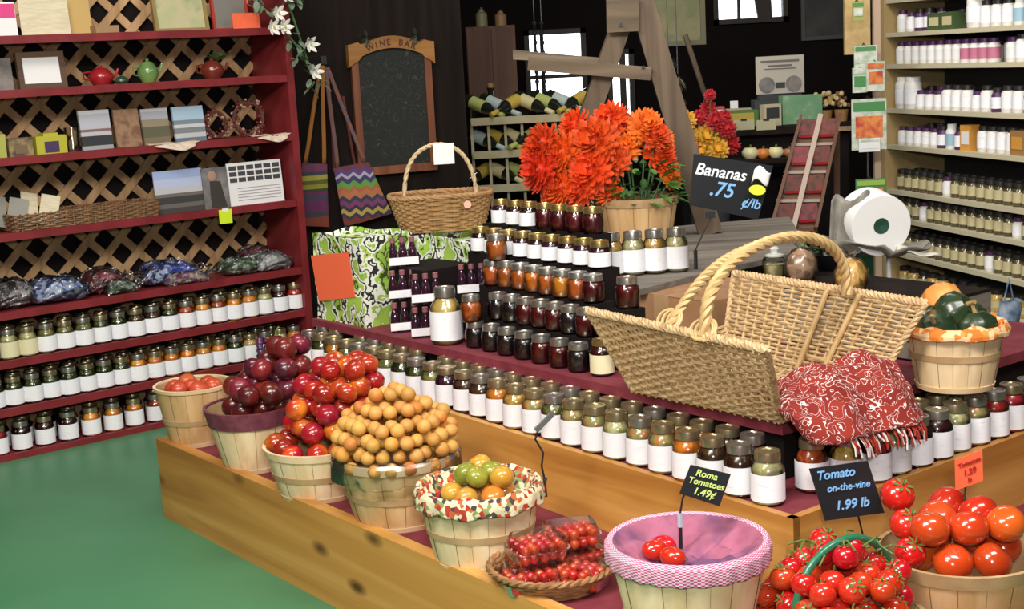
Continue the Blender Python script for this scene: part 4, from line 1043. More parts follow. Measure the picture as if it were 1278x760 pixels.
lg.build('leaves', mat('fresh_leaf', (.09, .20, .03), .45, col2=[(.02, .05, .015), (.30, .42, .08)], scale=30), tb_, True)
gj = onz(967, 345, zt)
t = thing('glass_canister', 'clear glass canister with a round knob lid behind the willow basket', 'jar', (gj.x, gj.y, zt))
MB().lathe([(0, 0), (.036, 0), (.04, .01), (.04, .055), (.028, .068)], 20).build('glass', M_glass, t, True)
MB().lathe([(.03, .066), (.031, .072), (.012, .078), (.012, .082), (.016, .09), (.010, .098), (0, .10)], 18).build('knob_lid', mat('frosted_knob', (.55, .58, .55), .2, coat=1), t, True)
MB().lathe([(0, .004), (.036, .008), (.037, .04), (0, .042)], 18).build('contents', FOOD['pale corn'], t, True)
for (x, y, c_, l_) in ((1000, 348, (.32, .20, .12), 'bag of brown dried pods between the glass canister and black bowl'), (1062, 362, (.50, .30, .08), 'bag of golden dried pods beside the black bowl')):
    p = onz(x, y, zt); t = thing('dried_pod_bag', l_, 'bag', (p.x, p.y, zt))
    m_ = mat('pods_' + ('brown' if c_[0] < .4 else 'golden'), c_, .6, col2=[(c_[0] * .35, c_[1] * .35, c_[2] * .35), (min(1, c_[0] * 1.5), c_[1] * 1.4, c_[2] * 1.4)], scale=60, kind='voronoi')
    MB().lathe([(0, 0), (.04, 0), (.048, .02), (.046, .055), (.03, .085), (.012, .095), (0, .095)], 18, rfun=lambda t_, k_: 1 + .08 * math.sin(t_ * 5 + k_)).build('contents', m_, t, True)
    MB().lathe([(.043, .0), (.052, .02), (.05, .058), (.033, .09), (.010, .10), (.03, .125)], 18, rfun=lambda t_, k_: 1 + .08 * math.sin(t_ * 5 + k_)).build('clear_bag', M_film, t, True)

# ================================================================== price signs
M_slate = mat('black_sign_card', (.012, .014, .018), .45)
M_chw = mat('white_chalk_paint', (.80, .86, .92), .7); M_chb = mat('light_blue_chalk_paint', (.22, .48, .85), .7); M_chy = mat('yellow_green_chalk_paint', (.62, .80, .22), .7)
M_metal = mat('dark_metal_clip', (.06, .06, .065), .35, metal=.8)
M_neon = mat('neon_orange_card', (.90, .15, .06), .7)
def card(parent, TLp, TRp, BLp, BRp, th, m, name='card'):
    n = (TRp - TLp).cross(BLp - TLp).normalized() * -th
    return MB().hexa([BLp, BRp, BRp + n * -1, BLp - n, TLp, TRp, TRp - n, TLp - n]).build(name, m, parent)
def sign_text(parent, lines, TLp, TRp, BLp, name='lettering'):
    """lettering laid on the card: (text, size, u, v, material) with u across and v down the card"""
    ux = (TRp - TLp); uy = (BLp - TLp); X = ux.normalized(); N_ = X.cross(uy).normalized(); N_ = -N_ if N_.dot(CAM - TLp) < 0 else N_
    Y = N_.cross(X)
    for s_, size, u, v, m_ in lines:
        o = put(name, text_mesh('lettering', s_, size, m_, .18, .0008, bold=.00045 * size / .03), parent)
        p = TLp + ux * u + uy * v + N_ * .0012
        o.matrix_local = Matrix(((X.x, Y.x, N_.x, p.x), (X.y, Y.y, N_.y, p.y), (X.z, Y.z, N_.z, p.z), (0, 0, 0, 1)))
def sign(label, quad, depth, lines, m=M_slate, name='price_sign', clip=None, th=.0025, clipdepth=None):
    TLp, TRp, BRp, BLp = [at(x, y, depth + dd) for (x, y, dd) in quad]
    t = thing(name, label, 'sign', (0, 0, 0)); base = at(*clip[-1][:2], clipdepth or depth) if clip else BLp
    card(t, TLp, TRp, BLp, BRp, th, m); sign_text(t, lines, TLp, TRp, BLp)
    if clip: MB().tube([at(x, y, (clipdepth or depth) + dd) for x, y, dd in clip], .0022, 6).build('wire_clip', M_metal, t, True)
    return t
YS = 4.25
sg = sign('black chalk sign reading Bananas .75 per lb above the willow basket handle', [(866, 192, 0), (965, 207, .03), (946, 274, .03), (861, 256, 0)], YS,
     [('Bananas', .050, .35, .28, M_chw), ('.75', .062, .38, .62, M_chb), ('¢/lb', .042, .76, .80, M_chb)], clip=[(894, 262, .01), (885, 275, .01), (868, 312, .02)])
zb_ = at(868, 312, YS + .02)
MB().tube([tuple(zb_), (zb_.x, zb_.y, zb_.z - .06)], .006, 8).build('stand', M_metal, sg, True)
fx = at(886, 268, YS + .01); MB().box(fx, (.03, .012, .02)).build('spring_clip', M_metal, sg)
st_ = at(945, 237, YS - .0); t_ = MB().lathe([(0, .0), (.026, 0), (.026, .0015), (0, .0015)], 24, sq=.6).build('yellow_sticker', mat('yellow_sticker', (.78, .82, .05), .6), sg); t_.location = st_; t_.rotation_euler = (PI / 2, .15, .1)
w_ = at(948, 220, YS - .002); t_ = MB().grid(lambda u, v: (.05 * (u - .5) + .01 * v, .004 * math.sin(u * 7), .04 * (v - .5) + .012 * math.sin(u * 5)), 10, 6).build('white_paper_scrap', M_wpl, sg, True); t_.location = w_; t_.modifiers.new('t', 'SOLIDIFY').thickness = .001
YR = 2.83
sign('small black sign reading Roma Tomatoes at 1.49 clipped over the pink-lined basket', [(862, 580, 0), (912, 592, .0), (898, 632, .0), (848, 616, 0)], YR,
     [('Roma', .020, .45, .20, M_chy), ('Tomatoes', .019, .52, .48, M_chy), ('1.49¢', .022, .55, .80, M_chy)], clip=[(862, 600, .004), (852, 622, .004), (849, 640, .004), (849, 652, .004)])
sg2 = bpy.data.objects['price_sign.001'] if 'price_sign.001' in bpy.data.objects else None
c0 = at(849, 654, YR + .004)
if sg2:
    MB().tube([c0 + V((0, 0, .024)), c0, c0 - V((0, 0, .006))], .006, 8).build('clip_foot', mat('pale_blue_clip', (.45, .52, .62), .3, coat=.5), sg2, True)
    MB().tube([c0 - V((0, 0, .004)), V((c0.x, c0.y, ZB + .20))], .004, 8).build('stake', M_metal, sg2, True)
sg3 = sign('black chalk sign reading Tomato on-the-vine 1.99 per lb beside the large tomatoes', [(1010, 585, 0), (1083, 575, .03), (1104, 640, .03), (1030, 650, 0)], 2.93,
     [('Tomato', .028, .40, .16, M_chb), ('on-the-vine', .022, .55, .42, M_chb), ('1.99 lb', .030, .52, .76, M_chb)], clip=[(1070, 640, .03), (1073, 652, .03), (1077, 668, .03)])
MB().tube([at(1077, 668, 2.96), V((at(1077, 668, 2.96).x, 2.96, ZB + .05))], .003, 6).build('stake', M_metal, sg3, True)
rs = sign('red-orange paper price card standing in the large tomato basket', [(1192, 574, 0), (1226, 561, .01), (1227, 600, .01), (1193, 612, 0)], BT.y + .04,
     [('Tomatoes', .013, .5, .25, mat('dark_red_ink', (.45, .01, .01), .7)), ('1.29', .018, .5, .55, MATS['dark_red_ink']), ('lb', .013, .5, .82, MATS['dark_red_ink'])], M_neon, clip=[(1205, 606, .01), (1204, 625, .01), (1204, 645, .01)])
# empty sign clip standing in the floral-lined basket
CPX = B5.y - .0
t = thing('sign_clip', 'dark wire sign clip standing at the right rim of the floral-lined basket', 'clip', (0, 0, 0))
MB().tube([at(x, y, B5.y + .02) for x, y in ((682, 620), (680, 600), (676, 582), (678, 565), (668, 548), (672, 535), (678, 530))], .0028, 8).build('wire', M_metal, t, True)
MB().bar(at(669, 537, B5.y + .02), at(690, 516, B5.y + .02), .016, .012).build('jaw', mat('grey_clip_jaw', (.10, .10, .11), .3, coat=.5), t)
MB().bar(at(676, 607, B5.y + .02), at(681, 596, B5.y + .02), .012, .010).build('rim_grip', M_metal, t)
# grapes cluster at the far end of the tier
GP = tp(.02, 2.47, ZT); gc = at(345, 440, GP.y - .05)
M_gr = mat('purple_grape_skin', (.045, .012, .06), .3, coat=.4, col2=[(.10, .02, .07), (.02, .03, .07)], scale=8, vary=.5)
gsph = MB().ball((0, 0, 0), .0125, 10, 7).mesh('grape', M_gr, True)
g = thing('grape_cluster', 'cluster of purple and blue grapes hanging at the far left end of the tier', 'grapes', tuple(gc))
rnd = random.Random(3)
for i in range(70):
    z = rnd.uniform(-.06, .05); R = .062 * math.sqrt(max(.1, 1 - (abs(z - .012) / .08) ** 2)); a = rnd.uniform(0, 6.28); put('grape', gsph, g, (R * math.cos(a), R * .7 * math.sin(a), z))
MB().tube([(0, 0, .045), (.003, .005, .075), (.012, .02, .09)], .003, 6).build('stem', M_calyx, g, True)

# ================================================================== cow-print bags, handled basket, orange card
M_cow = mat('green_cow_print', (.36, .56, .08), .7, col2=[(.30, .50, .07), (.80, .84, .74), (.02, .02, .02), (.80, .84, .76), (.36, .56, .08), (.05, .08, .02), (.30, .50, .07)], scale=13, lo=.34, hi=.66, interp='CONSTANT')
M_cow2 = mat('pale_green_cow_print', (.46, .62, .20), .7, col2=[(.78, .82, .72), (.04, .05, .03), (.40, .58, .12)], scale=13, lo=.36, hi=.64, interp='CONSTANT')
def bagbox(a0, a1, b0, b1, z0, z1, label, m, slump=.0, group=None):
    c = tp((a0 + a1) / 2, (b0 + b1) / 2, z0); t = thing('printed_gift_bag', label, 'bag', tuple(c), ROT1, group)
    A, B, H_ = (a1 - a0) / 2, (b1 - b0) / 2, z1 - z0
    def fn(u, v):
        per = u * 4; k = int(per) % 4; f = per - int(per); cs = [(-A, B), (-A, -B), (A, -B), (A, B)]
        p, q = cs[k], cs[(k + 1) % 4]; x, y = p[0] + (q[0] - p[0]) * f, p[1] + (q[1] - p[1]) * f
        x *= 1 - slump * v * v
        return (x + .004 * math.sin(v * 9 + u * 12), y + .003 * math.sin(v * 7 + u * 20), v * H_ + .006 * math.sin(u * 25) * v)
    MB().grid(fn, 48, 12).build('bag_side', m, t, True)
    MB().box((0, 0, H_ * .93), (2 * A * (1 - slump) * .96, 2 * B * .97, .004)).build('tissue_top', M_cow2, t)
    MB().box((0, 0, .004), (2 * A * .97, 2 * B * .97, .006)).build('bag_bottom', m, t)
    return t
gb1 = bagbox(.255, .47, 2.115, 2.43, ZC, .915, 'tall green cow-print bag with an orange card at the far left of the step', M_cow)
bagbox(.52, .80, 2.14, 2.42, ZC, .895, 'green cow-print bag under the left half of the handled wicker basket', M_cow, group='green cow-print bags')
bagbox(.56, .84, 1.86, 2.12, ZC, .885, 'green cow-print bag under the right half of the handled wicker basket', M_cow, group='green cow-print bags')
Pf, nf = tp(.252, 2.3), -e1
TLp, TRp, BRp, BLp = [onp(x, y, Pf - e1 * .003, nf) for x, y in ((388, 319), (434, 315), (443, 371), (398, 376))]
t = thing('orange_card', 'blank bright orange card taped to the front of the left cow-print bag', 'card', (0, 0, 0)); card(t, TLp, TRp, BLp, BRp, .0015, M_neon)
M_tanw = mat('tan_wicker', (.30, .165, .06), .55, col2=[(.44, .26, .11), (.36, .2, .08)], scale=30, vary=.1)
wb = onz(552, 286, .9); wb = V((wb.x, wb.y + .02, .898))
hb = thing('wicker_handle_basket', 'tan wicker basket with a tall arched handle and a white tag, on the cow-print bags', 'basket', tuple(wb), .12)
RX, RY, HH = .185, .12, .125
def ring(z, j, amp=.0045, nst=34):
    k = .80 + .20 * (z / HH); pts = []
    for i in range(nst * 4):
        a = 2 * PI * i / (nst * 4); s_ = amp * math.cos(nst * a / 2 * 1.0 + j * PI) ; e = .62
        cx = math.copysign(abs(math.cos(a)) ** e, math.cos(a)); cy = math.copysign(abs(math.sin(a)) ** e, math.sin(a))
        pts.append(((RX * k + s_) * cx, (RY * k + s_) * cy, z))
    return pts
mb = MB()
for j in range(14): mb.tube(ring(.005 + j * .0088, j), .0044, 5, closed=True)
mb.build('woven_side', M_tanw, hb, True)
mb = MB()
for i in range(34):
    a = 2 * PI * i / 34; e = .62; cx = math.copysign(abs(math.cos(a)) ** e, math.cos(a)); cy = math.copysign(abs(math.sin(a)) ** e, math.sin(a))
    mb.tube([(RX * .8 * cx, RY * .8 * cy, 0), (RX * cx, RY * cy, HH)], .0035, 5)
mb.build('stakes', M_tanw, hb, True)
MB().lathe([(0, .002), (RX * .78, .002), (RX * .78, .008), (0, .008)], 30, sq=RY / RX).build('base', M_tanw, hb)
twist(ring(HH + .004, 0, 0) + [ring(HH + .004, 0, 0)[0]], .005, .0055, 20).build('braided_rim', M_tanw, hb, True)
pts = [(-math.cos(PI * i / 40) * RX * .72, 0, HH * .2 + .0 + (HH * .8 + .185) * math.sin(PI * i / 40) ** .55) for i in range(41)]
twist(pts, .004, .0055, 10, 2).build('arched_handle', mat('pale_cane', (.55, .42, .24), .5), hb, True)
cardw = MB().box((.02, -.012, HH + .15), (.075, .002, .075)).build('white_tag', M_wpl, hb)
MB().lathe([(0, 0), (.014, 0), (.014, .003), (0, .003)], 14).build('round_sticker', mat('pink_sticker', (.75, .45, .35), .6), hb, loc=(.085, -RY - .008, HH * .78)).rotation_euler = (PI / 2, 0, 0)

# ================================================================== partition wall: chalkboard, woven shoulder bags
wa, wb_ = V((wl1.x, wl1.y + .08, 0)), V((px0.x, 7.3, 0)); wd = (wb_ - wa).normalized(); wn = V((wd.y, -wd.x, 0))
if wn.dot(CAM - wa) < 0: wn = -wn
WR = math.atan2(wd.y, wd.x)
def onw(x, y, d=.0): return onp(x, y, wa + wn * d, wn)
tl, br_c = onw(434, 47, .03), onw(553, 206, .03); cbw = (V((br_c.x, br_c.y, 0)) - V((tl.x, tl.y, 0))).length; cbh = tl.z - br_c.z
ck = thing('chalkboard', 'tall wood-framed chalkboard headed WINE BAR hanging on the dark wall', 'chalkboard', (tl.x, tl.y, br_c.z), WR)
cbw *= .93
M_oak = wood_mat('orange_oak', (.20, .075, .015), (.34, .15, .035), (.44, .22, .06), 3, 'X', rough=.45); M_oakd = wood_mat('red_brown_frame', (.12, .035, .015), (.19, .06, .025), (.25, .09, .04), 3, 'Z', rough=.5)
MB().box((cbw / 2, 0, cbh / 2 - .02), (cbw * .9, .014, cbh * .92)).build('slate', squiggle_mat('chalked_slate', (.012, .014, .013), (.045, .05, .045), 26, .012, 1.0, .8), ck)
for x in (.022, cbw - .022): MB().box((x, -.004, cbh / 2 - .03), (.036, .026, cbh * .94)).build('side_rail', M_oakd, ck)
MB().box((cbw / 2, -.004, .0), (cbw * .98, .026, .04)).build('bottom_rail', M_oakd, ck)
hdm = MB(); n_ = 26; top_, bot_ = [], []
for i in range(n_ + 1):
    u = i / n_; x = -.012 + (cbw + .024) * u; s_ = math.sin(PI * u)
    e_ = 0 if .10 < u < .90 else -.012
    top_.append((x, cbh - .055 + .055 * s_ ** 1.5 * 1.0 + (.018 if u < .12 or u > .88 else 0))); bot_.append((x, cbh - .135 + .075 * max(0, s_) ** .8 - (.012 if u < .12 or u > .88 else 0)))
for i in range(n_):
    (x0, t0), (x1, t1), (_, b0), (_, b1) = top_[i], top_[i + 1], bot_[i], bot_[i + 1]
    hdm.hexa([(x0, -.03, b0), (x1, -.03, b1), (x1, .012, b1), (x0, .012, b0), (x0, -.03, t0), (x1, -.03, t1), (x1, .012, t1), (x0, .012, t0)])
hdm.build('arched_header', M_oak, ck)
for i, ch in enumerate('WINE BAR'):
    if ch == ' ': continue
    u = .24 + i * .075; o = put('letter', text_mesh('letter', ch, .042, mat('burnt_lettering', (.07, .03, .012), .7), 0, .001, bold=.001), ck)
    o.location = (cbw * u, -.0315, cbh - .100 + .068 * math.sin(PI * u) ** 1.1); o.rotation_euler = (PI / 2, 0 - .45 * math.cos(PI * u) * 1.0, 0)
for side in (0, 1):
    mb = MB()
    for k in range(12):
        a = k * .9; leaf(mb, (0, 0, 0), (math.cos(a), -.3, math.sin(a)), .045, .02)
    mb.build('leaf_cluster', mat('dull_leaf', (.03, .045, .03), .6), ck, loc=(cbw * (.20 + .60 * side), -.035, cbh - .005))

def woven_bag(label, quad, hook, m, rzb=0, strapm=None, dep=.05):
    """soft woven bag hanging by two straps from a hook on the wall"""
    TLp, TRp, BRp, BLp = [onw(x, y, .06) for x, y in quad]; hk = onw(*hook, .05); o = BLp
    t = thing('woven_shoulder_bag', label, 'bag', tuple(o), WR)
    Ri = Matrix.Rotation(-WR, 3, 'Z'); L_ = lambda p: Ri @ (V(p) - o)
    a, b, c, d = map(L_, (TLp, TRp, BRp, BLp))
    def side(sg):
        def fn(u, v):
            p = (d * (1 - u) + c * u) * (1 - v) + (a * (1 - u) + b * u) * v
            p = V(p); p.y += sg * dep * .5 * (math.sin(PI * u) ** .6) * (.35 + .65 * math.sin(PI * min(1, v * .9 + .05)) ** .7) + .003 * math.sin(u * 12 + v * 5); return p
        return fn
    MB().grid(side(-1), 14, 16).build('front_panel', m, t, True); MB().grid(side(1), 14, 16).build('back_panel', m, t, True)
    h_ = L_(hk)
    for (p, off) in ((a, -.004), (b, .004)):
        mb = MB(); q = p.lerp(b if p is a else a, .12)
        def st(u, v): 
            w = q.lerp(h_ + V((off, 0, 0)), v); w = w + V(((u - .5) * .020, -.005 - .004 * math.sin(v * 8), 0)); return w
        s_ = mb.grid(st, 2, 14).build('strap', strapm, t, True); s_.modifiers.new('t', 'SOLIDIFY').thickness = .003
    return t
def hx(c): return c
M_b1 = bands_mat('purple_woven_stripes', [(0, (.22, .05, .03)), (.10, (.06, .05, .07)), (.18, (.14, .03, .10)), (.36, (.06, .06, .09)), (.44, (.14, .03, .10)), (.50, (.05, .06, .03)), (.55, (.30, .26, .04)), (.62, (.10, .12, .02)), (.68, (.36, .32, .06)), (.76, (.05, .05, .07)), (.82, (.16, .04, .10)), (.93, (.07, .05, .08))], 0, .31)
M_b2 = bands_mat('zigzag_woven_stripes', [(0, (.05, .04, .07)), (.06, (.20, .04, .03)), (.16, (.05, .04, .08)), (.22, (.45, .34, .08)), (.29, (.05, .03, .06)), (.35, (.20, .05, .14)), (.43, (.04, .05, .09)), (.50, (.45, .16, .07)), (.60, (.40, .12, .05)), (.65, (.12, .30, .06)), (.74, (.05, .05, .14)), (.82, (.40, .36, .44)), (.87, (.10, .05, .20)), (.94, (.14, .04, .06))], 0, .31, zig=.022, freq=34)
M_st1 = mat('ochre_strap', (.34, .13, .02), .8); M_st2 = mat('blue_grey_strap', (.10, .09, .12), .8, col2=(.24, .08, .04), scale=40)
woven_bag('purple and yellow striped woven shoulder bag hanging left of the zigzag bag', [(377, 203), (408, 205), (411, 283), (369, 281)], (401, 82), M_b1, strapm=M_st1)
woven_bag('zigzag-patterned woven shoulder bag hanging just left of the chalkboard', [(416, 210), (460, 202), (489, 266), (430, 283)], (407, 84), M_b2, strapm=M_st2)
hk = onw(404, 84, .0)
t = thing('coat_hook', 'dark iron hook on the wall carrying the two woven bags', 'hook', tuple(hk), WR)
MB().tube([(0, 0, .02), (0, -.05, .01), (0, -.075, .015), (0, -.08, .035)], .005, 6).build('hook', M_metal, t, True); MB().box((0, -.004, .02), (.03, .008, .07)).build('plate', M_metal, t)
for i, (xa, ya, xb, yb) in enumerate([(414, 130, 417, 215), (428, 120, 444, 212)]):
    p, q = onw(xa, ya, .02), onw(xb, yb, .02)
    tag(MB().tube([p, p.lerp(q, .5) + V((0, -.006, 0)), q], .008, 7).build('red_belt', mat('dark_red_leather', (.13, .03, .025), .6), None, True), ['dark red leather belt hanging behind the purple woven bag', 'dark red leather belt hanging behind the zigzag woven bag'][i], 'belt', 'red leather belts on the hook')

# ================================================================== what stands on the red unit
def ls(x, k, d=.10):
    """a place on shelf k of the red unit: the spot at depth d seen at column x"""
    lo, hi = -.6, 1.5
    for _ in range(40):
        m_ = (lo + hi) / 2
        if proj(sp(m_, d, LZ[k] + .01))[0] < x: lo = m_
        else: hi = m_
    return sp(lo, d, LZ[k] + .0102), lo
def flat(name, label, cat, xs, k, d, h, m, th=.012, lean=.10, group=None, extra=None, frame=None, yaw=0):
    """a book, picture or card leaning back on a shelf, between two columns of the photograph"""
    p0, s0 = ls(xs[0], k, d); p1, s1 = ls(xs[1], k, d); w_ = (s1 - s0) / max(.5, math.cos(yaw)) * .97; c = p0.lerp(p1, .5)
    t = thing(name, label, cat, tuple(c), ROT1 + yaw, group); t.rotation_euler = (-lean, 0, ROT1 + yaw)
    if frame:
        fm, fwid = frame
        for sx in (-1, 1): MB().box((sx * (w_ / 2 - fwid / 2), 0, h / 2), (fwid, th, h)).build('frame_rail', fm, t)
        for z in (fwid / 2, h - fwid / 2): MB().box((0, 0, z), (w_ - 2 * fwid, th, fwid)).build('frame_rail', fm, t)
        MB().box((0, th * .1, h / 2), (w_ - 2 * fwid, th * .5, h - 2 * fwid)).build('picture', m, t)
    else: MB().box((0, 0, h / 2), (w_, th, h)).build('cover', m, t)
    if extra: extra(t, w_, h, th)
    return t
M_white = mat('white_card', (.74, .75, .76), .7); M_cream = mat('cream_paper', (.56, .50, .34), .8, col2=(.66, .60, .44), scale=60, stretch=(.3, .3, 2)); M_pink = mat('hot_pink_paper', (.62, .05, .22), .7)
M_wdk = wood_mat('dark_frame_wood', (.05, .025, .012), (.09, .045, .02), (.13, .07, .03), 3, 'X')
M_gilt = mat('aged_gilt_frame', (.30, .22, .08), .45, metal=.3); M_print = mat('faded_green_print', (.42, .44, .24), .8, col2=[(.50, .46, .28), (.30, .36, .20)], scale=9)
def patch(t, x, z, w_, h, th, m, name='printed_panel'): MB().box((x, -th / 2 - .0008, z), (w_, .0012, h)).build(name, m, t)
# top shelf
flat('paper_sign', 'hot pink and white paper sign at the top left corner of the red unit', 'sign', (-30, 24), 7, .10, .14, M_white, .003, extra=lambda t, w_, h, th: patch(t, 0, h * .75, w_ * .98, h * .4, th, M_pink))
flat('notice', 'cream handwritten notice standing on the top shelf', 'notice', (27, 90), 7, .08, .15, M_cream, .004)
flat('folder', 'tan folder standing behind the cream notice on the top shelf', 'folder', (84, 116), 7, .13, .17, mat('tan_card', (.50, .34, .12), .7), .01)
flat('tan_box', 'low tan box beside the tan folder on the top shelf', 'box', (116, 146), 7, .10, .035, mat('light_brown_box', (.32, .20, .10), .7), .06, 0)
flat('framed_picture', 'framed green print in a gilt frame on the top shelf', 'picture', (193, 262), 7, .12, .17, M_print, .02, frame=(M_gilt, .016), lean=.14)
flat('red_book', 'red-framed grey print next to the orange card on the top shelf', 'picture', (266, 312), 7, .16, .16, mat('grey_print', (.20, .19, .17), .7), .015, frame=(mat('red_frame', (.42, .03, .02), .6), .012))
flat('orange_card', 'bright red-orange price card at the right end of the top shelf', 'card', (291, 326), 7, .05, .072, M_neon, .003)
# second shelf
flat('framed_certificate', 'dark wooden frame around a white certificate on the second shelf', 'picture', (24, 85), 6, .10, .15, M_white, .02, frame=(M_wdk, .022), lean=.12)
flat('grey_picture', 'small dim grey picture at the left frame edge on the second shelf', 'picture', (-22, 18), 6, .14, .13, mat('dim_grey_print', (.12, .11, .10), .7, col2=(.24, .22, .20), scale=14), .015)
def pot(label, x, k, d, r, h, m, name='teapot', cat='teapot', spout=True, knob=None):
    p, s_ = ls(x, k, d); t = thing(name, label, cat, tuple(p), ROT1)
    MB().lathe([(0, 0), (r * .6, 0), (r, h * .35), (r * .97, h * .55), (r * .55, h * .82), (r * .35, h * .86), (0, h * .88)], 20).build('body', m, t, True)
    MB().lathe([(r * .15, h * .86), (r * .2, h * .95), (0, h)], 10).build('lid_knob', knob or m, t, True)
    if spout:
        MB().tube([(r * .8, 0, h * .35), (r * 1.3, 0, h * .5), (r * 1.5, 0, h * .78)], [r * .2, r * .14, r * .1], 8).build('spout', m, t, True)
        MB().tube([(-r * .85, 0, h * .3), (-r * 1.4, 0, h * .35), (-r * 1.45, 0, h * .65), (-r * .8, 0, h * .7)], r * .09, 6).build('handle', m, t, True)
    return t
M_redc = mat('red_ceramic', (.30, .015, .02), .25, coat=.6); M_grc = mat('green_ceramic', (.16, .28, .08), .25, coat=.6, col2=(.10, .20, .06), scale=12)
pot('red ceramic strawberry-shaped teapot on the second shelf', 127, 6, .10, .052, .085, M_redc)
pot('small dark green ceramic dish just right of the red teapot', 152, 6, .06, .030, .04, mat('dark_green_ceramic', (.03, .07, .04), .3, coat=.5), 'ceramic_dish', 'dish', False)
pot('green ceramic teapot in the middle of the second shelf', 186, 6, .10, .045, .105, M_grc)
t = pot('dark red ceramic apple teapot with green leaves at the right of the second shelf', 266, 6, .10, .052, .095, mat('brown_red_ceramic', (.15, .025, .015), .25, coat=.6))
mb = MB()
for k in range(9): leaf(mb, (0, 0, 0), (math.cos(k * .8), math.sin(k * .8), .5 + .4 * (k % 2)), .07, .035)
mb.build('ceramic_leaves', mat('muted_leaf_green', (.08, .16, .05), .5), t, loc=(.03, 0, .08))
# third shelf
M_cover = lambda n, a, b, c: mat(n, a, .45, coat=.3, col2=[b, c], scale=14, lo=.35, hi=.65)
flat('yellow_box', 'pale yellow-green box at the left frame edge of the third shelf', 'box', (-20, 7), 5, .06, .095, mat('yellow_green_card', (.36, .38, .08), .7), .05, 0)
for i, (xs, lb, m_) in enumerate([((9, 40), 'small dark gift basket with brown labels, left on the third shelf', mat('dark_gift_box', (.07, .05, .035), .6, col2=(.30, .22, .10), scale=25)), ((43, 82), 'yellow gift box with a purple window on the third shelf', mat('yellow_gift_box', (.42, .40, .03), .6))]):
    t = flat('gift_box', lb, 'box', xs, 5, .07, .075, m_, .06, 0)
    if i: patch(t, 0, .030, .06, .045, .06, mat('purple_window', (.06, .03, .10), .5), 'window_panel'); MB().box((0, 0, .08), (.06, .055, .012)).build('lid_flap', m_, t)
    else: patch(t, 0, .03, .05, .035, .06, mat('brown_paper_patch', (.16, .11, .06), .7), 'label_panel')
p, s_ = ls(92, 5, .12); t = thing('glass_tumbler', 'clear glass tumbler between the yellow gift box and first book', 'glass', tuple(p), 0); MB().lathe([(0, 0), (.026, 0), (.032, .10), (.029, .10), (.024, .006), (0, .006)], 16).build('glass', M_glass, t, True)
M_sky = bands_mat('landscape_cover', [(0, (.05, .05, .05)), (.18, (.30, .30, .30)), (.28, (.06, .07, .08)), (.42, (.34, .22, .22)), (.5, (.45, .50, .62)), (.8, (.38, .44, .60))], 0, .17)
books = [((103, 142), .165, bands_mat('book_cover_village', [(0, (.30, .31, .33)), (.1, (.03, .035, .04)), (.35, (.45, .45, .47)), (.45, (.20, .12, .12)), (.52, (.42, .44, .50)), (.9, (.55, .57, .62))], 0, .165), 'book with a pale blue and grey village cover, leftmost of the four books'),
         ((146, 178), .16, M_cover('book_cover_brown', (.17, .08, .05), (.30, .18, .10), (.12, .05, .04)), 'book with a brown patterned cover, second of the four books'),
         ((180, 214), .155, bands_mat('book_cover_green', [(0, (.16, .13, .08)), (.2, (.10, .10, .06)), (.5, (.24, .20, .14)), (.7, (.33, .34, .40)), (.92, (.45, .46, .5))], 0, .155), 'book with a green and grey landscape cover, third of the four books'),
         ((219, 258), .155, bands_mat('book_cover_blue', [(0, (.12, .16, .22)), (.12, (.45, .47, .50)), (.25, (.18, .20, .22)), (.4, (.50, .52, .54)), (.5, (.16, .22, .26)), (.62, (.34, .48, .62))], 0, .155), 'book with a light blue cover, rightmost of the four books')]
for xs, h, m_, lb in books:
    t = flat('book', lb, 'book', xs, 5, .10, h, m_, .014, .12, 'books on the third shelf')
    MB().box((0, .001, h / 2), (.001, .001, .001)).build('spine', m_, t) if False else None
def doily(x, r, label):
    p, s_ = ls(x, 5, .05); mb = MB()
    mb.grid(lambda u, v: (r * v * math.cos(2 * PI * u) * (1 + .05 * math.cos(26 * PI * u)), -.02 + r * .55 * v * math.sin(2 * PI * u) * (1 + .05 * math.cos(26 * PI * u)), .004 + .004 * math.sin(u * 30) * v - (max(0, -math.sin(2 * PI * u) * v - .45) ** 1.2) * .06), 78, 6)
    o = mb.build('lace_doily', M_lace, None, True); o.location = p; o.rotation_euler = (0, 0, ROT1); o.modifiers.new('t', 'SOLIDIFY').thickness = .001; tag(o, label, 'doily')
M_lace = mat('cream_lace', (.60, .46, .34), .85, col2=(.72, .62, .52), scale=80)
doily(214, .12, 'cream lace doily hanging over the third shelf edge beside the books')
doily(335, .10, 'white lace doily at the right end of the third shelf'); 
def wreath(x, d, R, label):
    p, s_ = ls(x, 5, d); t = thing('berry_wreath', label, 'wreath', tuple(p), ROT1); rnd = random.Random(int(x))
    MB().tube([(R * math.cos(a), 0, R + .01 + R * math.sin(a)) for a in [2 * PI * i / 30 for i in range(30)]], .008, 6, closed=True).build('twig_ring', mat('red_brown_twig', (.10, .03, .02), .8), t, True)
    mb = MB()
    for i in range(110):
        a = rnd.uniform(0, 2 * PI); r_ = R + rnd.uniform(-.02, .02); mb.ball((r_ * math.cos(a), rnd.uniform(-.022, .01), R + .012 + r_ * math.sin(a) * .98), .0055, 6, 4, rnd.randrange(3))
    mb.build('berries', [mat('dark_red_berry', (.14, .012, .015), .4), mat('pale_pink_berry', (.42, .25, .20), .5), mat('brown_berry', (.10, .04, .03), .5)], t, True)
wreath(270, .14, .055, 'small brown berry wreath left of the larger one'); wreath(312, .08, .072, 'larger red berry wreath leaning at the right end of the third shelf')
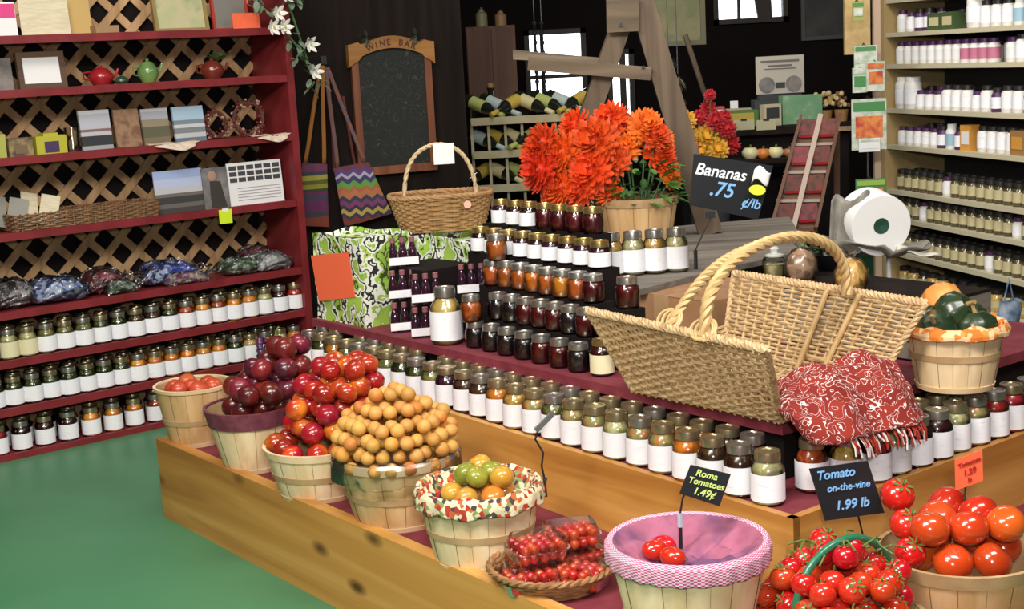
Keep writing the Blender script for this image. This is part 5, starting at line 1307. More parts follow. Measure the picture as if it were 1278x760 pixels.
# fourth shelf
p0, s0 = ls(10, 4, .10); p1, s1 = ls(186, 4, .10)
wt = thing('wicker_tray', 'long low brown wicker tray of papers on the fourth shelf', 'tray', tuple(p0.lerp(p1, .5)), ROT1); Lh = (s1 - s0) / 2
M_bw = mat('dark_brown_wicker', (.14, .07, .03), .6, col2=[(.24, .13, .06), (.18, .09, .04)], scale=30)
for (a_, b_) in (((-Lh, -.085), (Lh, -.085)), ((Lh, -.085), (Lh, .085)), ((Lh, .085), (-Lh, .085)), ((-Lh, .085), (-Lh, -.085))):
    n_ = max(6, int(math.hypot(b_[0] - a_[0], b_[1] - a_[1]) / .03)); wv, sk = weave_wall((*a_, .004), (*b_, .004), (a_[0] * 1.02, a_[1] * 1.08, .072), (b_[0] * 1.02, b_[1] * 1.08, .072), n_, 8, r=.004)
    wv.build('woven_side', M_bw, wt, True); sk.build('stakes', M_bw, wt, True)
MB().box((0, 0, .006), (2 * Lh, .165, .006)).build('base', M_bw, wt)
for j, (x, l) in enumerate([(48, 'open white booklet sticking out of the long wicker tray'), (8, 'grey leaflet at the left end of the long wicker tray')]):
    p, s_ = ls(x, 4, .10); t = thing('booklet', l, 'booklet', tuple(p + V((0, 0, .012))), ROT1); 
    a = MB().box((-.035, 0, .07), (.075, .004, .13)).build('page', M_cream if j == 0 else mat('grey_leaflet', (.25, .25, .22), .7), t); a.rotation_euler = (-.3, .25, .2)
    a = MB().box((.035, 0, .07), (.075, .004, .13)).build('page', M_cream if j == 0 else MATS['grey_leaflet'], t); a.rotation_euler = (-.3, .25, -.3)
t = flat('landscape_poster', 'large landscape calendar with pale blue sky on the fourth shelf', 'calendar', (196, 258), 4, .06, .185, bands_mat('calendar_sky', [(0, (.05, .045, .04)), (.12, (.12, .11, .10)), (.22, (.04, .04, .04)), (.38, (.14, .12, .11)), (.46, (.46, .46, .50)), (.6, (.42, .48, .66)), (.8, (.32, .40, .64))], 0, .185), .006, .10)
def figure_card(t, w_, h, th):
    mb = MB()
    mb.ball((-.012, -th / 2 - .001, h * .80), .020, 10, 8, 0, (1, .1, 1.15)); mb.hexa([(-.030, -th / 2 - .003, h * .02), (.045, -th / 2 - .003, h * .02), (.045, -th / 2, h * .02), (-.030, -th / 2, h * .02), (-.026, -th / 2 - .003, h * .68), (.024, -th / 2 - .003, h * .66), (.024, -th / 2, h * .66), (-.026, -th / 2, h * .68)], 1)
    mb.build('printed_figure', [mat('printed_skin_tone', (.36, .22, .15), .7), mat('printed_dark_jacket', (.035, .03, .025), .7)], t)
flat('photo_card', 'photograph card showing a figure in a dark jacket and hat, beside the white calendar', 'photo card', (256, 288), 4, .05, .18, mat('photo_background', (.10, .10, .11), .6, col2=(.22, .20, .20), scale=18), .006, .08, extra=figure_card)
def cal(t, w_, h, th):
    mb = MB()
    for r_ in range(3):
        for c_ in range(6): mb.box((-w_ * .40 + c_ * w_ * .16, -th / 2 - .001, h * (.88 - r_ * .14)), (w_ * .13, .002, h * .10))
    mb.build('photo_grid', mat('dark_photo_grid', (.05, .05, .055), .6), t)
    mb = MB()
    for r_ in range(5): mb.box((w_ * .05, -th / 2 - .001, h * (.40 - r_ * .07)), (w_ * .8, .0015, .003))
    mb.build('printed_lines', mat('grey_print_lines', (.35, .35, .38), .7), t)
flat('white_calendar', 'white calendar with rows of tiny dark photos at the right end of the fourth shelf', 'calendar', (287, 356), 4, .06, .19, M_white, .006, .08, extra=cal)
q = onp(281, 270, SP + SN * .006, SN)
t = thing('price_tag', 'fluorescent yellow price tag hanging from the fourth shelf edge', 'tag', tuple(q), ROT1); MB().box((0, -.004, 0), (.062, .003, .062)).build('card', mat('fluorescent_yellow', (.62, .80, .02), .6), t); MB().box((0, -.006, .028), (.03, .003, .016)).build('clip', M_wpl, t)
# fifth shelf: bags of sweets
def pouch(x, k, d, w_, dp, h, ms, label, name='sweets_bag', rz=0, film=True, seed=1):
    h *= 1.45; w_ *= 1.1
    p, s_ = ls(x, k, d); rnd = random.Random(seed); ph = [rnd.uniform(0, 6) for _ in range(6)]
    t = thing(name, label, 'bag', tuple(p), ROT1 + rz, None)
    def body(sc, jit):
        r2 = random.Random(seed * 3); J = {}
        def fn(u, v):
            a = 2 * PI * u; e = PI * (v - .5); r = max(0, math.cos(e)) ** .55; ex = .55
            cx = math.copysign(abs(math.cos(a)) ** ex, math.cos(a)); cy = math.copysign(abs(math.sin(a)) ** ex, math.sin(a))
            wob = 1 + .07 * math.sin(3 * a + ph[0]) + .05 * math.sin(5 * a + ph[1] + v * 4)
            ky = (round(u * 40) % 40, round(v * 14)); 
            if ky not in J: J[ky] = (r2.uniform(-1, 1), r2.uniform(-1, 1), r2.uniform(-1, 1))
            j_ = J[ky]; m_ = jit if 0 < v < 1 else 0
            top = h * (.42 + .42 * (1 - (abs(cx) * r) ** 2.5)) + .012 * math.sin(4 * a + ph[2]) * r
            z = top * (.5 + .5 * math.sin(e))
            return (w_ * .5 * r * cx * wob * sc + j_[0] * m_, dp * .5 * r * cy * wob * sc + j_[1] * m_, max(.001, z * sc + j_[2] * m_))
        return fn
    MB().grid(body(.93, .004), 40, 14, mfun=lambda i, j: (i // 5 + j // 4) % len(ms)).build('sweets', ms, t, False)
    if film: MB().grid(body(1.03, .006), 40, 14).build('plastic_bag', M_shiny, t, False)
    mb = MB(); mb.grid(lambda u, v: (w_ * .5 + v * .05, (u - .5) * dp * (.3 + .7 * v), h * .35 + .01 * math.sin(u * 14) + v * .02), 8, 3); mb.build('bag_end', M_shiny if film else ms[0], t, True)
    return t
M_shiny = clear('shiny_bag_plastic', (.90, .92, .95), base=.10, rough=.12)
_nt = M_shiny.node_tree; _n = _nt.nodes.new('ShaderNodeTexNoise'); _n.inputs['Scale'].default_value = 28; _n.inputs['Distortion'].default_value = 1.5; _b = _nt.nodes.new('ShaderNodeBump'); _b.inputs['Strength'].default_value = 1; _b.inputs['Distance'].default_value = .02
_tc = _nt.nodes.new('ShaderNodeTexCoord'); _nt.links.new(_tc.outputs['Object'], _n.inputs['Vector']); _nt.links.new(_n.outputs[0], _b.inputs['Height'])
for _q in _nt.nodes:
    if _q.type == 'BSDF_GLOSSY': _nt.links.new(_b.outputs[0], _q.inputs['Normal'])
mC = lambda n, c, c2: mat(n, c, .35, coat=.4, col2=c2, scale=45, kind='voronoi')
cblk = mC('dark_sweets', (.03, .025, .03), [(.10, .08, .07), (.25, .22, .22)]); cblu = mC('blue_sweets', (.02, .04, .16), [(.04, .08, .32), (.30, .36, .50)]); cred = mC('red_sweets', (.20, .015, .03), [(.30, .04, .07), (.12, .02, .03)])
cgrn = mC('green_sweets', (.07, .14, .06), [(.14, .22, .12), (.30, .34, .28)]); cwht = mC('white_sweets', (.50, .48, .45), [(.62, .60, .58), (.35, .35, .34)]); cmix = mC('mixed_sweets', (.28, .05, .12), [(.10, .07, .22), (.40, .30, .22)])
pouch(14, 3, .14, .20, .20, .095, [cblk], 'shiny bag of dark sweets at the left frame edge', seed=1)
pouch(70, 3, .12, .26, .20, .085, [cblu], 'large shiny bag of blue sweets, leftmost of the two blue bags', seed=2)
pouch(128, 3, .17, .18, .18, .085, [cred], 'bag of red sweets between the two blue bags', seed=3)
pouch(150, 3, .07, .13, .12, .045, [cgrn], 'small bag of green sweets in front of the red ones', seed=4)
pouch(208, 3, .15, .24, .20, .085, [cblu, cblu, mC('deep_blue_sweets', (.015, .03, .20), [(.03, .07, .40)])], 'bag of deep blue sweets near the middle of the fifth shelf', seed=5)
pouch(232, 3, .06, .18, .12, .045, [cmix], 'flat bag of pink and purple sweets in front of the deep blue bag', seed=6)
pouch(302, 3, .12, .19, .17, .06, [cgrn], 'net bag of green wrapped sweets near the right end of the fifth shelf', seed=7)
pouch(336, 3, .10, .18, .16, .065, [cwht], 'bag of white wrapped sweets at the right end of the fifth shelf', seed=8)
pouch(318, 3, .20, .18, .10, .085, [cred], 'bag of red wrapped sweets behind the white bag', seed=9)
# white flower garland on the top right corner
gp, gs = ls(338, 7, .02); ga = thing('flower_garland', 'garland of white lilies and grey-green leaves at the top right of the red unit', 'garland', tuple(gp), ROT1)
lm = MB(); rnd = random.Random(12); path = [(-.10, -.05, .12), (-.03, -.06, .06), (.04, -.07, -.03), (.10, -.07, -.10), (.14, -.06, -.17), (.17, -.05, -.23), (.06, -.06, .12), (.0, -.06, .2)]
MB().tube(path, .005, 6).build('vine', M_stem, ga, True)
for i in range(70):
    q = V(path[rnd.randrange(len(path))]) + V((rnd.uniform(-.04, .04), rnd.uniform(-.03, .02), rnd.uniform(-.04, .04))); leaf(lm, q, (rnd.uniform(-1, 1), rnd.uniform(-.8, .1), rnd.uniform(-1, .6)), .06, .03)
lm.build('leaves', mat('grey_green_leaf', (.10, .15, .09), .6, col2=(.20, .25, .17), scale=20), ga, True)
for i, (x, y, z) in enumerate([(-.02, -.10, .06), (.0, -.11, .0), (-.05, -.10, .0), (.13, -.10, -.08), (.15, -.09, -.20), (.03, -.10, .14), (-.06, -.1, .16)]):
    mb = MB()
    for k in range(6):
        a = k * PI / 3; leaf(mb, (0, 0, 0), (math.cos(a) * .8, -.5, math.sin(a) * .8), .050, .022, up=V((0, 1, 0)))
    mb.ball((0, -.02, 0), .006, 6, 4, 1); mb.build('lily', [mat('white_lily_petal', (.72, .71, .66), .6), mat('lily_centre', (.5, .4, .1), .6)], ga, True, loc=(x, y, z))

# ================================================================== shelves of bottles on the right
RZ = [.497, .661, .791, 1.002, 1.172, 1.377, 1.522]
M_beige = mat('beige_shelf_metal', (.58, .53, .38), .5); M_dkg = mat('dark_grey_panel', (.035, .04, .045), .6)
ru = thing('metal_shelving', 'beige metal shelving of bottles and jars running off the right frame edge', 'shelving unit', tuple(rp(0, 0, 0)), math.atan2(e3.y, e3.x))
def rbox(mb, t0, t1, d0, d1, z0, z1): return mb.box(((t0 + t1) / 2, -(d0 + d1) / 2, (z0 + z1) / 2), (t1 - t0, d1 - d0, z1 - z0))
for z in RZ + [.33, .16]: rbox(MB(), -.6, 1.10, 0, .30, z - .016, z + .004).build('shelf', M_beige, ru)
rbox(MB(), -.6, 1.10, .305, .32, 0, 1.95).build('back_panel', M_dkg, ru)
rbox(MB(), 1.101, 1.13, -.01, .32, 0, 1.95).build('end_panel', mat('tan_end_panel', (.42, .30, .13), .7), ru)
rbox(MB(), -.62, -.601, -.01, .32, 0, 1.95).build('end_panel', MATS['tan_end_panel'], ru)
rbox(MB(), -.6, 1.10, 0, .30, 1.66, 1.68).build('shelf', M_beige, ru)
M_blk = mat('spice_black_lid', (.02, .018, .018), .4); M_dgl = mat('dark_spice_glass', (.05, .04, .02), .2, coat=.7, col2=(.10, .08, .03), scale=30)
M_tlab = mat('tan_spice_label', (.52, .46, .26), .7); M_purp = mat('purple_cap', (.08, .025, .10), .4); M_pinkl = mat('pink_label', (.50, .16, .26), .6); M_blul = mat('pale_blue_label', (.30, .48, .60), .6)
M_boxg = mat('dark_green_box', (.05, .09, .03), .6); M_boxb = mat('brown_carton', (.32, .17, .06), .7); M_boxo = mat('orange_carton', (.62, .30, .05), .6)
def bot(name, r, h, cap, body, lab, neck=.62, capr=.8, lab0=.15, lab1=.62):
    mb = MB(); mb.lathe([(0, 0), (r * .92, 0), (r, .03 * h), (r, neck * h), (r * .62, (neck + .14) * h), (r * .60, .86 * h)], 12, mi=1)
    mb.lathe([(r * capr, .80 * h), (r * capr, .985 * h), (r * capr * .9, h), (0, h)], 12, mi=0)
    mb.lathe([(r * 1.015, lab0 * h), (r * 1.03, lab0 * h), (r * 1.03, lab1 * h), (r * 1.015, lab1 * h)], 12, mi=2)
    return mb.mesh(name, [cap, body, lab], True)
def boxm(name, w_, d_, h, m, lab): return MB().box((0, 0, h / 2), (w_, d_, h)).box((0, -d_ / 2 - .001, h * .5), (w_ * .7, .002, h * .5), 1).mesh(name, [m, lab])
spice = bot('spice_bottle', .027, .096, M_blk, M_dgl, M_tlab, .68, .9, .18, .62)
whb = bot('white_bottle', .028, .10, M_purp, M_lidwht, M_white, .70, .72); whp = bot('white_bottle', .028, .10, M_purp, M_lidwht, M_pinkl, .70, .72); whs = bot('white_bottle', .026, .085, M_purp, M_lidwht, M_label, .70, .75)
wht = bot('tall_white_bottle', .042, .145, M_lidwht, M_lidwht, M_label, .8, .85); whw = bot('white_bottle', .030, .11, M_blk, M_lidwht, M_label, .72, .75); blu = bot('blue_bottle', .028, .11, M_lidwht, M_lidwht, M_blul, .72, .75)
prp = bot('purple_bottle', .028, .10, M_blk, M_purp, M_label, .7, .75); cbx = boxm('carton', .10, .06, .10, M_boxb, M_boxo); obx = boxm('carton', .07, .05, .11, M_boxo, M_white); gbx = boxm('carton', .09, .06, .075, M_boxg, M_tlab); gls = bot('amber_jar', .030, .095, M_blk, FOOD['yellow relish'], M_tlab, .72, .9, .2, .5)
def rrow(zi, items, t0, pitch, nm, d=.05, left=True):
    z = RZ[zi] if zi >= 0 else .33
    n_ = len(items); t_ = t0
    for i, me in enumerate(items):
        if me is not None:
            p = rp(t_, d, z + .0042); o = bpy.data.objects.new(me.name.split('.')[0], me); COL.objects.link(o); o.location = p; o.rotation_euler = (0, 0, math.atan2(e3.y, e3.x) + PI + (PI if False else 0) + random.uniform(-.15, .15) + (.0)); o['_'] = 0; del o['_']
            kd = {'spice_bottle': 'tan-labelled spice bottle', 'white_bottle': 'white supplement bottle', 'tall_white_bottle': 'tall white bottle', 'blue_bottle': 'pale blue-labelled bottle', 'purple_bottle': 'purple bottle', 'carton': 'small carton', 'amber_jar': 'amber jar'}[me.name.split('.')[0]]
            tag(o, '%s, %s from the left, right-hand shelving, %s' % (kd, ORD[min(i, 39)], nm), 'bottle' if 'carton' not in me.name else 'carton', 'bottles and cartons on the right-hand shelving')
        t_ -= pitch if me is None or 'carton' not in me.name else .11
RN = {6: 'top shelf', 5: 'second shelf', 4: 'third shelf', 3: 'fourth shelf', 2: 'fifth shelf', 1: 'sixth shelf', 0: 'seventh shelf'}
rrow(6, [whb, whs, prp, prp, gbx, gbx, None, wht, whw, whw, whw, blu, blu, whw, whb, whb], 1.03, .078, RN[6])
rrow(5, [whb] * 8 + [whp] * 4 + [None] + [whb, whw, whw, whw, whw, whw, whw, whw], 1.04, .068, RN[5])
rrow(4, [wht, wht, whs, whs, whs, whw, whw, whw, whs, whw, prp, whw, whw, prp, whw, whw, whw, whw], 1.02, .076, RN[4])
rrow(3, [whs] * 5 + [prp, blu, prp, obx, whw, whw, whw, whw, cbx, cbx, cbx, cbx], 1.03, .070, RN[3])
for zi, cnt in ((2, 20), (1, 20), (0, 20)):
    rrow(zi, [spice if (k * 7 + zi) % 11 else whs for k in range(cnt)], 1.04, .0668, RN[zi])
    rrow(zi, [spice] * 19, 1.01, .0668, RN[zi] + ' back rank', d=.12)
rrow(-1, [gls, gls, spice, gls, gls, spice, spice, gls, spice, gls, gls, gls], 1.02, .085, 'eighth shelf')
for zi in (3, 4, 5, 6): rrow(zi, [whs, prp, whb, None, whs, prp, gbx, whs, whb, prp, whs, whs, whb, prp], 1.0, .085, RN[zi] + ' back rank', d=.13)
pb = at(1218, 462, 4.9)
t = thing('blue_cloth_bag', 'blue and white cloth bag hanging behind the orange-rimmed squash basket', 'bag', tuple(at(1258, 470, 4.9)), .3)
MB().grid(lambda u, v: (.055 * math.cos(2 * PI * u) * (1 - .3 * v) + .01 * math.sin(v * 8), .035 * math.sin(2 * PI * u), .26 * v + .004 * math.sin(u * 20)), 26, 12).build('bag_body', mat('blue_cloth', (.06, .12, .22), .8, col2=(.30, .36, .44), scale=22), t, True)
MB().tube([(-.02, 0, .26), (0, 0, .34), (.02, 0, .26)], .004, 6).build('handle', MATS['blue_cloth'], t, True)
t.location.z = .30; MB().lathe([(0, -.30), (.05, -.30), (.05, -.29), (.008, -.285), (.008, .0), (0, .0)], 14).build('stand', M_metal, t, True)

# ------------------------------------------------------------------ pillar of seed packets at the end of the shelving
sx = at(1086, 120, 6.15)
pt = thing('packet_stand', 'tan pegboard post with hanging seed packets at the end of the right-hand shelving', 'display stand', (sx.x, sx.y + .06, 0))
MB().box((-.035, .02, 1.62), (.11, .03, .36)).build('pegboard', mat('tan_pegboard', (.50, .36, .16), .7, col2=(.42, .29, .12), scale=30), pt)
MB().box((.05, .02, 1.0), (.03, .03, 2.0)).build('post', mat('pinkish_post', (.42, .30, .22), .6), pt)
MB().lathe([(0, 0), (.14, 0), (.14, .02), (.03, .03), (0, .03)], 20, (.05, .02, 0)).build('foot', M_dkg, pt, True)
MB().box((-.03, .0, 1.12), (.20, .02, .02)).build('crossbar', mat('brown_bar', (.22, .14, .08), .7), pt)
MB().tube([(.0, -.01, .72), (.0, -.01, 1.12)], .005, 6).build('hook_rod', M_metal, pt, True)
sc_g, sc_w, sc_o = mat('packet_green', (.06, .22, .07), .5), mat('packet_white', (.62, .62, .56), .5, col2=(.30, .42, .30), scale=30), mat('packet_orange', (.68, .24, .06), .5, col2=(.45, .05, .04), scale=30)
def packet(x0, y0, x1, y1, label, ms, dd=0, tilt=0):
    a, b = at(x0, y1, 6.10 + dd), at(x1, y0, 6.10 + dd); w_, h = b.x - a.x, b.z - a.z
    t = thing('seed_packet', label, 'seed packet', ((a.x + b.x) / 2, a.y, a.z), tilt, None)
    MB().box((0, 0, h / 2), (w_, .006, h)).build('packet', ms[0], t); MB().box((0, -.004, h * .45), (w_ * .78, .002, h * .42)).build('picture', ms[1], t); MB().box((0, -.004, h * .85), (w_ * .9, .002, h * .18)).build('title_band', ms[2], t)
    MB().tube([(0, 0, h), (0, .03, h + .01), (0, .05, h)], .0025, 5).build('hanger', M_metal, t)
packet(1066, 56, 1094, 86, 'green-topped seed packet at the top left of the packet stand', (sc_w, sc_w, sc_g)); packet(1064, 84, 1082, 116, 'narrow white and green packet at the left of the packet stand', (sc_w, sc_g, sc_w), -.01)
packet(1081, 76, 1104, 114, 'orange and white seed packet at the right of the packet stand', (sc_w, sc_o, sc_o), -.02, .1); packet(1063, 122, 1106, 188, 'large green and orange seed packet in the middle of the packet stand', (sc_w, sc_o, sc_g), -.02)
packet(1072, 172, 1098, 190, 'white card below the large seed packet', (M_white, M_white, sc_w), -.03); packet(1068, 222, 1106, 258, 'seed packet with a red and yellow picture behind the white bag roll', (sc_g, sc_o, mat('packet_lime', (.30, .45, .08), .5)), -.02)
packet(1064, 2, 1078, 26, 'small yellow-green tag at the top of the pegboard', (mat('packet_lime2', (.30, .32, .08), .6), sc_w, sc_g), .0)

# ================================================================== dark counter in the background
CY = 7.2
c0, c1 = at(868, 160, CY), at(1062, 160, CY)
dc = thing('shop_counter', 'dark shop counter crowded with goods in front of the back wall', 'counter', ((c0.x + c1.x) / 2, CY + .3, 0)); CW = (c1.x - c0.x)
ZK = 1.09
MB().box((0, 0, ZK - .02), (CW + .1, .62, .04)).build('worktop', M_dark, dc); MB().box((0, .02, (ZK - .04) / 2), (CW, .54, ZK - .04)).build('body', M_dark2, dc)
MB().box((-.15, -.42, .93), (CW * .6, .22, .02)).build('front_ledge', M_dark, dc)
for s_ in (-1, 1): MB().box((-.15 + s_ * CW * .28, -.42, .46), (.03, .2, .92)).build('ledge_support', M_dark2, dc)
def kpt(x, d=.0, z=ZK): 
    p = at(x, 150, CY + .05 + d); return V((p.x, p.y, z + .0005))
def kbox(name, label, cat, x0, x1, ytop, ybot, d, m, th=.08, lid=None, tilt=0):
    Y = CY + .08 + d; a, b = at(x0, ybot, Y), at(x1, ytop, Y); h = b.z - max(a.z, ZK)
    t = thing(name, label, cat, ((a.x + b.x) / 2, Y, ZK + .0005), tilt); MB().box((0, 0, h / 2), (b.x - a.x, th, h)).build('body', m, t)
    if lid: MB().box((0, -th / 2 - .001, h * .6), ((b.x - a.x) * .75, .002, h * .5)).build('front_label', lid, t)
    return t
kbox('dark_box', 'low black box under the white poster on the counter', 'box', 940, 1004, 118, 150, .30, M_dkg, .12)
pa, pb_ = at(943, 118, CY + .38), at(1002, 68, CY + .38)
po = thing('poster', 'pale poster with two round portraits standing at the back of the counter', 'poster', ((pa.x + pb_.x) / 2, CY + .36, pa.z)); W_, H_ = pb_.x - pa.x, pb_.z - pa.z
MB().box((0, 0, H_ / 2), (W_, .01, H_)).build('board', mat('pale_poster', (.50, .46, .40), .7), po)
for s_ in (-1, 1):
    o = MB().lathe([(0, 0), (W_ * .17, 0), (W_ * .17, .002), (0, .002)], 18).build('portrait', mat('blue_grey_portrait', (.10, .12, .15), .6, col2=(.25, .22, .2), scale=20), po, loc=(s_ * W_ * .28, -.006, H_ * .24)); o.rotation_euler = (PI / 2, 0, 0)
MB().box((0, -.006, H_ * .22), (W_ * .2, .002, H_ * .16)).build('dark_figure', M_dkg, po)
mb = MB(); mb.box((0, -.006, H_ * .86), (W_ * .8, .002, H_ * .06)); mb.box((0, -.006, H_ * .74), (W_ * .5, .002, H_ * .05)); mb.box((0, -.006, H_ * .66), (W_ * .65, .002, H_ * .03)); mb.build('printed_lines', mat('grey_text_bars', (.16, .14, .13), .7), po)
MB().box((0, .03, -.03), (W_ * .9, .05, .06)).build('easel_foot', M_dkg, po)
M_grb = mat('green_gift_wrap', (.16, .34, .18), .6, col2=[(.20, .38, .22), (.50, .60, .50)], scale=18, lo=.4, hi=.8)
kbox('green_package', 'green wrapped package with white marks on the counter', 'package', 974, 1024, 112, 150, .05, M_grb, .07, None, .1)
kbox('green_box', 'dark green box left of the white poster on the counter', 'box', 898, 944, 118, 140, .10, mat('leaf_green_box', (.06, .18, .03), .6), .10, mat('yellow_box_band', (.45, .32, .05), .6))
kbox('red_carton', 'red and white carton at the left end of the counter', 'carton', 884, 902, 108, 134, .16, mat('red_carton_paper', (.45, .05, .05), .6), .08, M_white)
kbox('tan_carton', 'tan carton standing behind the dark green box', 'carton', 905, 936, 108, 130, .24, mat('tan_carton_paper', (.42, .34, .24), .7), .06)
kbox('white_card', 'small white card standing upright behind the tan carton', 'card', 911, 920, 90, 120, .30, M_white, .006)
kbox('switch_box', 'beige box with two dark slots between the green box and green package', 'box', 950, 973, 122, 150, -.02, mat('beige_plastic', (.55, .47, .32), .6), .05, M_dkg, .3)
for i, (x0, x1) in enumerate([(916, 942), (945, 969)]):
    a, b = at(x0, 163, CY - .03), at(x1, 149, CY - .03)
    t = thing('price_card', ['left', 'right'][i] + ' one of two beige cards fixed to the counter front', 'card', ((a.x + b.x) / 2, CY - .012, a.z)); MB().box((0, 0, (b.z - a.z) / 2), (b.x - a.x, .006, b.z - a.z)).build('card', mat('beige_card', (.44, .42, .27), .7), t); MB().box((0, .0, b.z - a.z), (.03, .012, .01)).build('clip', M_metal, t)
for i, (x, r, m_, l) in enumerate([(936, .040, 'pale_gourd', 'pale yellow and white gourd at the left of the counter ledge'), (952, .034, 'orange_gourd', 'small orange gourd between the two pale gourds'), (968, .038, 'pale_gourd', 'pale gourd with green stripes at the right of the counter ledge'), (985, .030, 'brown_gourd', 'round brown-orange gourd at the far right of the counter ledge')]):
    p = at(x, 180, CY - .12); c_ = {'pale_gourd': ((.72, .66, .30), (.80, .78, .62)), 'orange_gourd': ((.60, .15, .04), (.7, .3, .05)), 'brown_gourd': ((.30, .12, .05), (.4, .2, .08))}[m_]
    o = MB().lathe([(0, 0), (r * .6, 0), (r, r * .45), (r * 1.02, r * .9), (r * .7, r * 1.35), (r * .2, r * 1.4), (0, r * 1.3)], 24, rfun=lambda t_, k_: 1 + .05 * abs(math.cos(t_ * 5))).build('gourd', mat(m_, c_[0], .4, col2=c_[1], scale=12), None, True)
    o.location = (p.x, CY - .12, .9405); MB().tube([(0, 0, r * 1.3), (.004, 0, r * 1.75)], .005, 5).build('stem', M_calyx, o, True); tag(o, l, 'gourd', 'gourds on the counter ledge')
for i, (x, l, m_) in enumerate([(1030, 'tan dried flower bunch at the right end of the counter', 'tan_dried'), (1050, 'brown dried flower bunch farthest right on the counter', 'brown_dried')]):
    p = kpt(x, .1); t = thing('dried_flowers', l, 'flowers', tuple(p)); MB().lathe([(0, 0), (.03, 0), (.038, .06), (.034, .06), (0, .05)], 14).build('pot', M_boxb, t, True); mb = MB()
    for k in range(26): a = rnd.uniform(0, 6.28); d_ = rnd.uniform(0, .05); mb.ball((d_ * math.cos(a), d_ * math.sin(a), .08 + rnd.uniform(0, .07)), .013, 6, 4, k % 2)
    mb.build('flower_heads', [mat(m_, (.42, .26, .10) if i == 0 else (.20, .09, .04), .8), mat('cream_dried', (.55, .45, .22), .8)], t, True)
# autumn flowers
AF = at(885, 205, 6.9); vz = .0
t = thing('flower_bucket', 'dark floor-standing bucket holding the red and yellow autumn flowers', 'bucket', (AF.x, AF.y, 0)); MB().lathe([(0, 0), (.08, 0), (.10, .92), (.095, .92), (.078, .01), (0, .01)], 20).build('bucket', M_dkg, t, True); MB().lathe([(.100, .90), (.107, .905), (.107, .925), (.098, .93)], 20).build('rim', M_dkg, t, True)
mred, myel = bloom_mesh('bloom', mat('crimson_petals', (.50, .02, .03), .6), 4, 4), bloom_mesh('bloom', mat('yellow_petals', (.80, .50, .06), .6, col2=(.75, .35, .03), scale=20), 5, 4)
afl = [(857, 150, 12, 1), (872, 146, 9, 0), (884, 135, 10, 0), (893, 150, 12, 0), (882, 170, 15, 1), (898, 168, 12, 1), (908, 160, 11, 0), (862, 168, 10, 1), (912, 180, 12, 0), (896, 186, 13, 1), (874, 188, 14, 1), (905, 145, 8, 0), (886, 118, 7, 0), (868, 182, 9, 0)]
xs_ = sorted(a[0] for a in afl)
for i, (x, y, r, k) in enumerate(afl):
    p = at(x, y, AF.y - .02 + .03 * (i % 3)); f = thing('autumn_flower', '%s autumn bloom, %s from the left in the cluster behind the chalk sign' % (['crimson', 'yellow'][k], ORD[xs_.index(x)]), 'flower', tuple(p), 0, 'autumn blooms in the dark bucket')
    b_ = put('bloom', [mred, myel][k], f); b_.scale = (r / FPX * p.y * 1.15,) * 3; b_.rotation_euler = (1.1, .2 * (i % 3 - 1), 0); q = V((AF.x, AF.y, .86)) - p; MB().tube([(0, 0, 0), q * .5, q], .003, 4).build('stem', M_stem, f)
# candy rack -------------------------------------------------------------
a, b = at(996, 152, 6.5), at(1048, 150, 6.5); c_, d_ = at(1018, 292, 6.1), at(958, 292, 6.1)
rk = thing('candy_rack', 'slanted brown candy rack with a pale centre divider, two columns of red packs', 'rack', ((d_.x + c_.x) / 2, d_.y, 0))
o_ = V(rk.location); TL_, TR_, BR3, BL3 = a - o_, b - o_, c_ - o_, d_ - o_
n_ = (TR_ - TL_).cross(BL3 - TL_).normalized(); n_ = n_ if n_.y < 0 else -n_
mb = MB(); back = -n_ * .03; mb.hexa([BL3, BR3, BR3 + back, BL3 + back, TL_, TR_, TR_ + back, TL_ + back]).build('back_panel', mat('brown_rack_board', (.13, .06, .035), .6), rk)
for u in (.04, .5, .97): MB().bar(BL3.lerp(BR3, u) + n_ * .012, TL_.lerp(TR_, u) + n_ * .012, .014 if u != .5 else .022, .085, up=n_).build('divider', mat('pale_divider', (.46, .36, .30), .6) if u == .5 else MATS['brown_rack_board'], rk)
for v in (.02, .27, .52, .77): MB().bar(BL3.lerp(TL_, v) + n_ * .015, BR3.lerp(TR_, v) + n_ * .015, .03, .012).build('shelf_bar', MATS['pale_divider'] if v != .02 else MATS['brown_rack_board'], rk)
for s_ in (.05, .95): q = BL3.lerp(BR3, s_); MB().bar((q.x, q.y + .06, 0), q + n_ * -.015, .025, .025).build('leg', MATS['brown_rack_board'], rk); 
for s_ in (.05, .95): q = TL_.lerp(TR_, s_) + back; MB().bar((q.x, q.y + .05, 0), q, .025, .025).build('leg', MATS['brown_rack_board'], rk)
for v in range(4):
    for u in range(2):
        c = o_ + BL3.lerp(BR3, .27 + .47 * u).lerp(TL_.lerp(TR_, .27 + .47 * u), .04 + .25 * v + .10) + n_ * .028
        t = thing('candy_pack', '%s pack in the %s row up the slanted brown rack' % (['left', 'right'][u], ORD[v]), 'packet', tuple(c), 0, 'packs in the candy rack')
        MB().bar(V((0, 0, -.035)), V((0, .012, .045)), .085, .012, up=V((0, -1, 0))).build('pack', mat('brown_red_pack', (.09, .035, .025), .5, col2=[(.16, .05, .04), (.26, .03, .03)], scale=40, vary=.3), t); MB().box((0, -.010, -.03), (.07, .004, .012)).build('tag', M_redc, t)

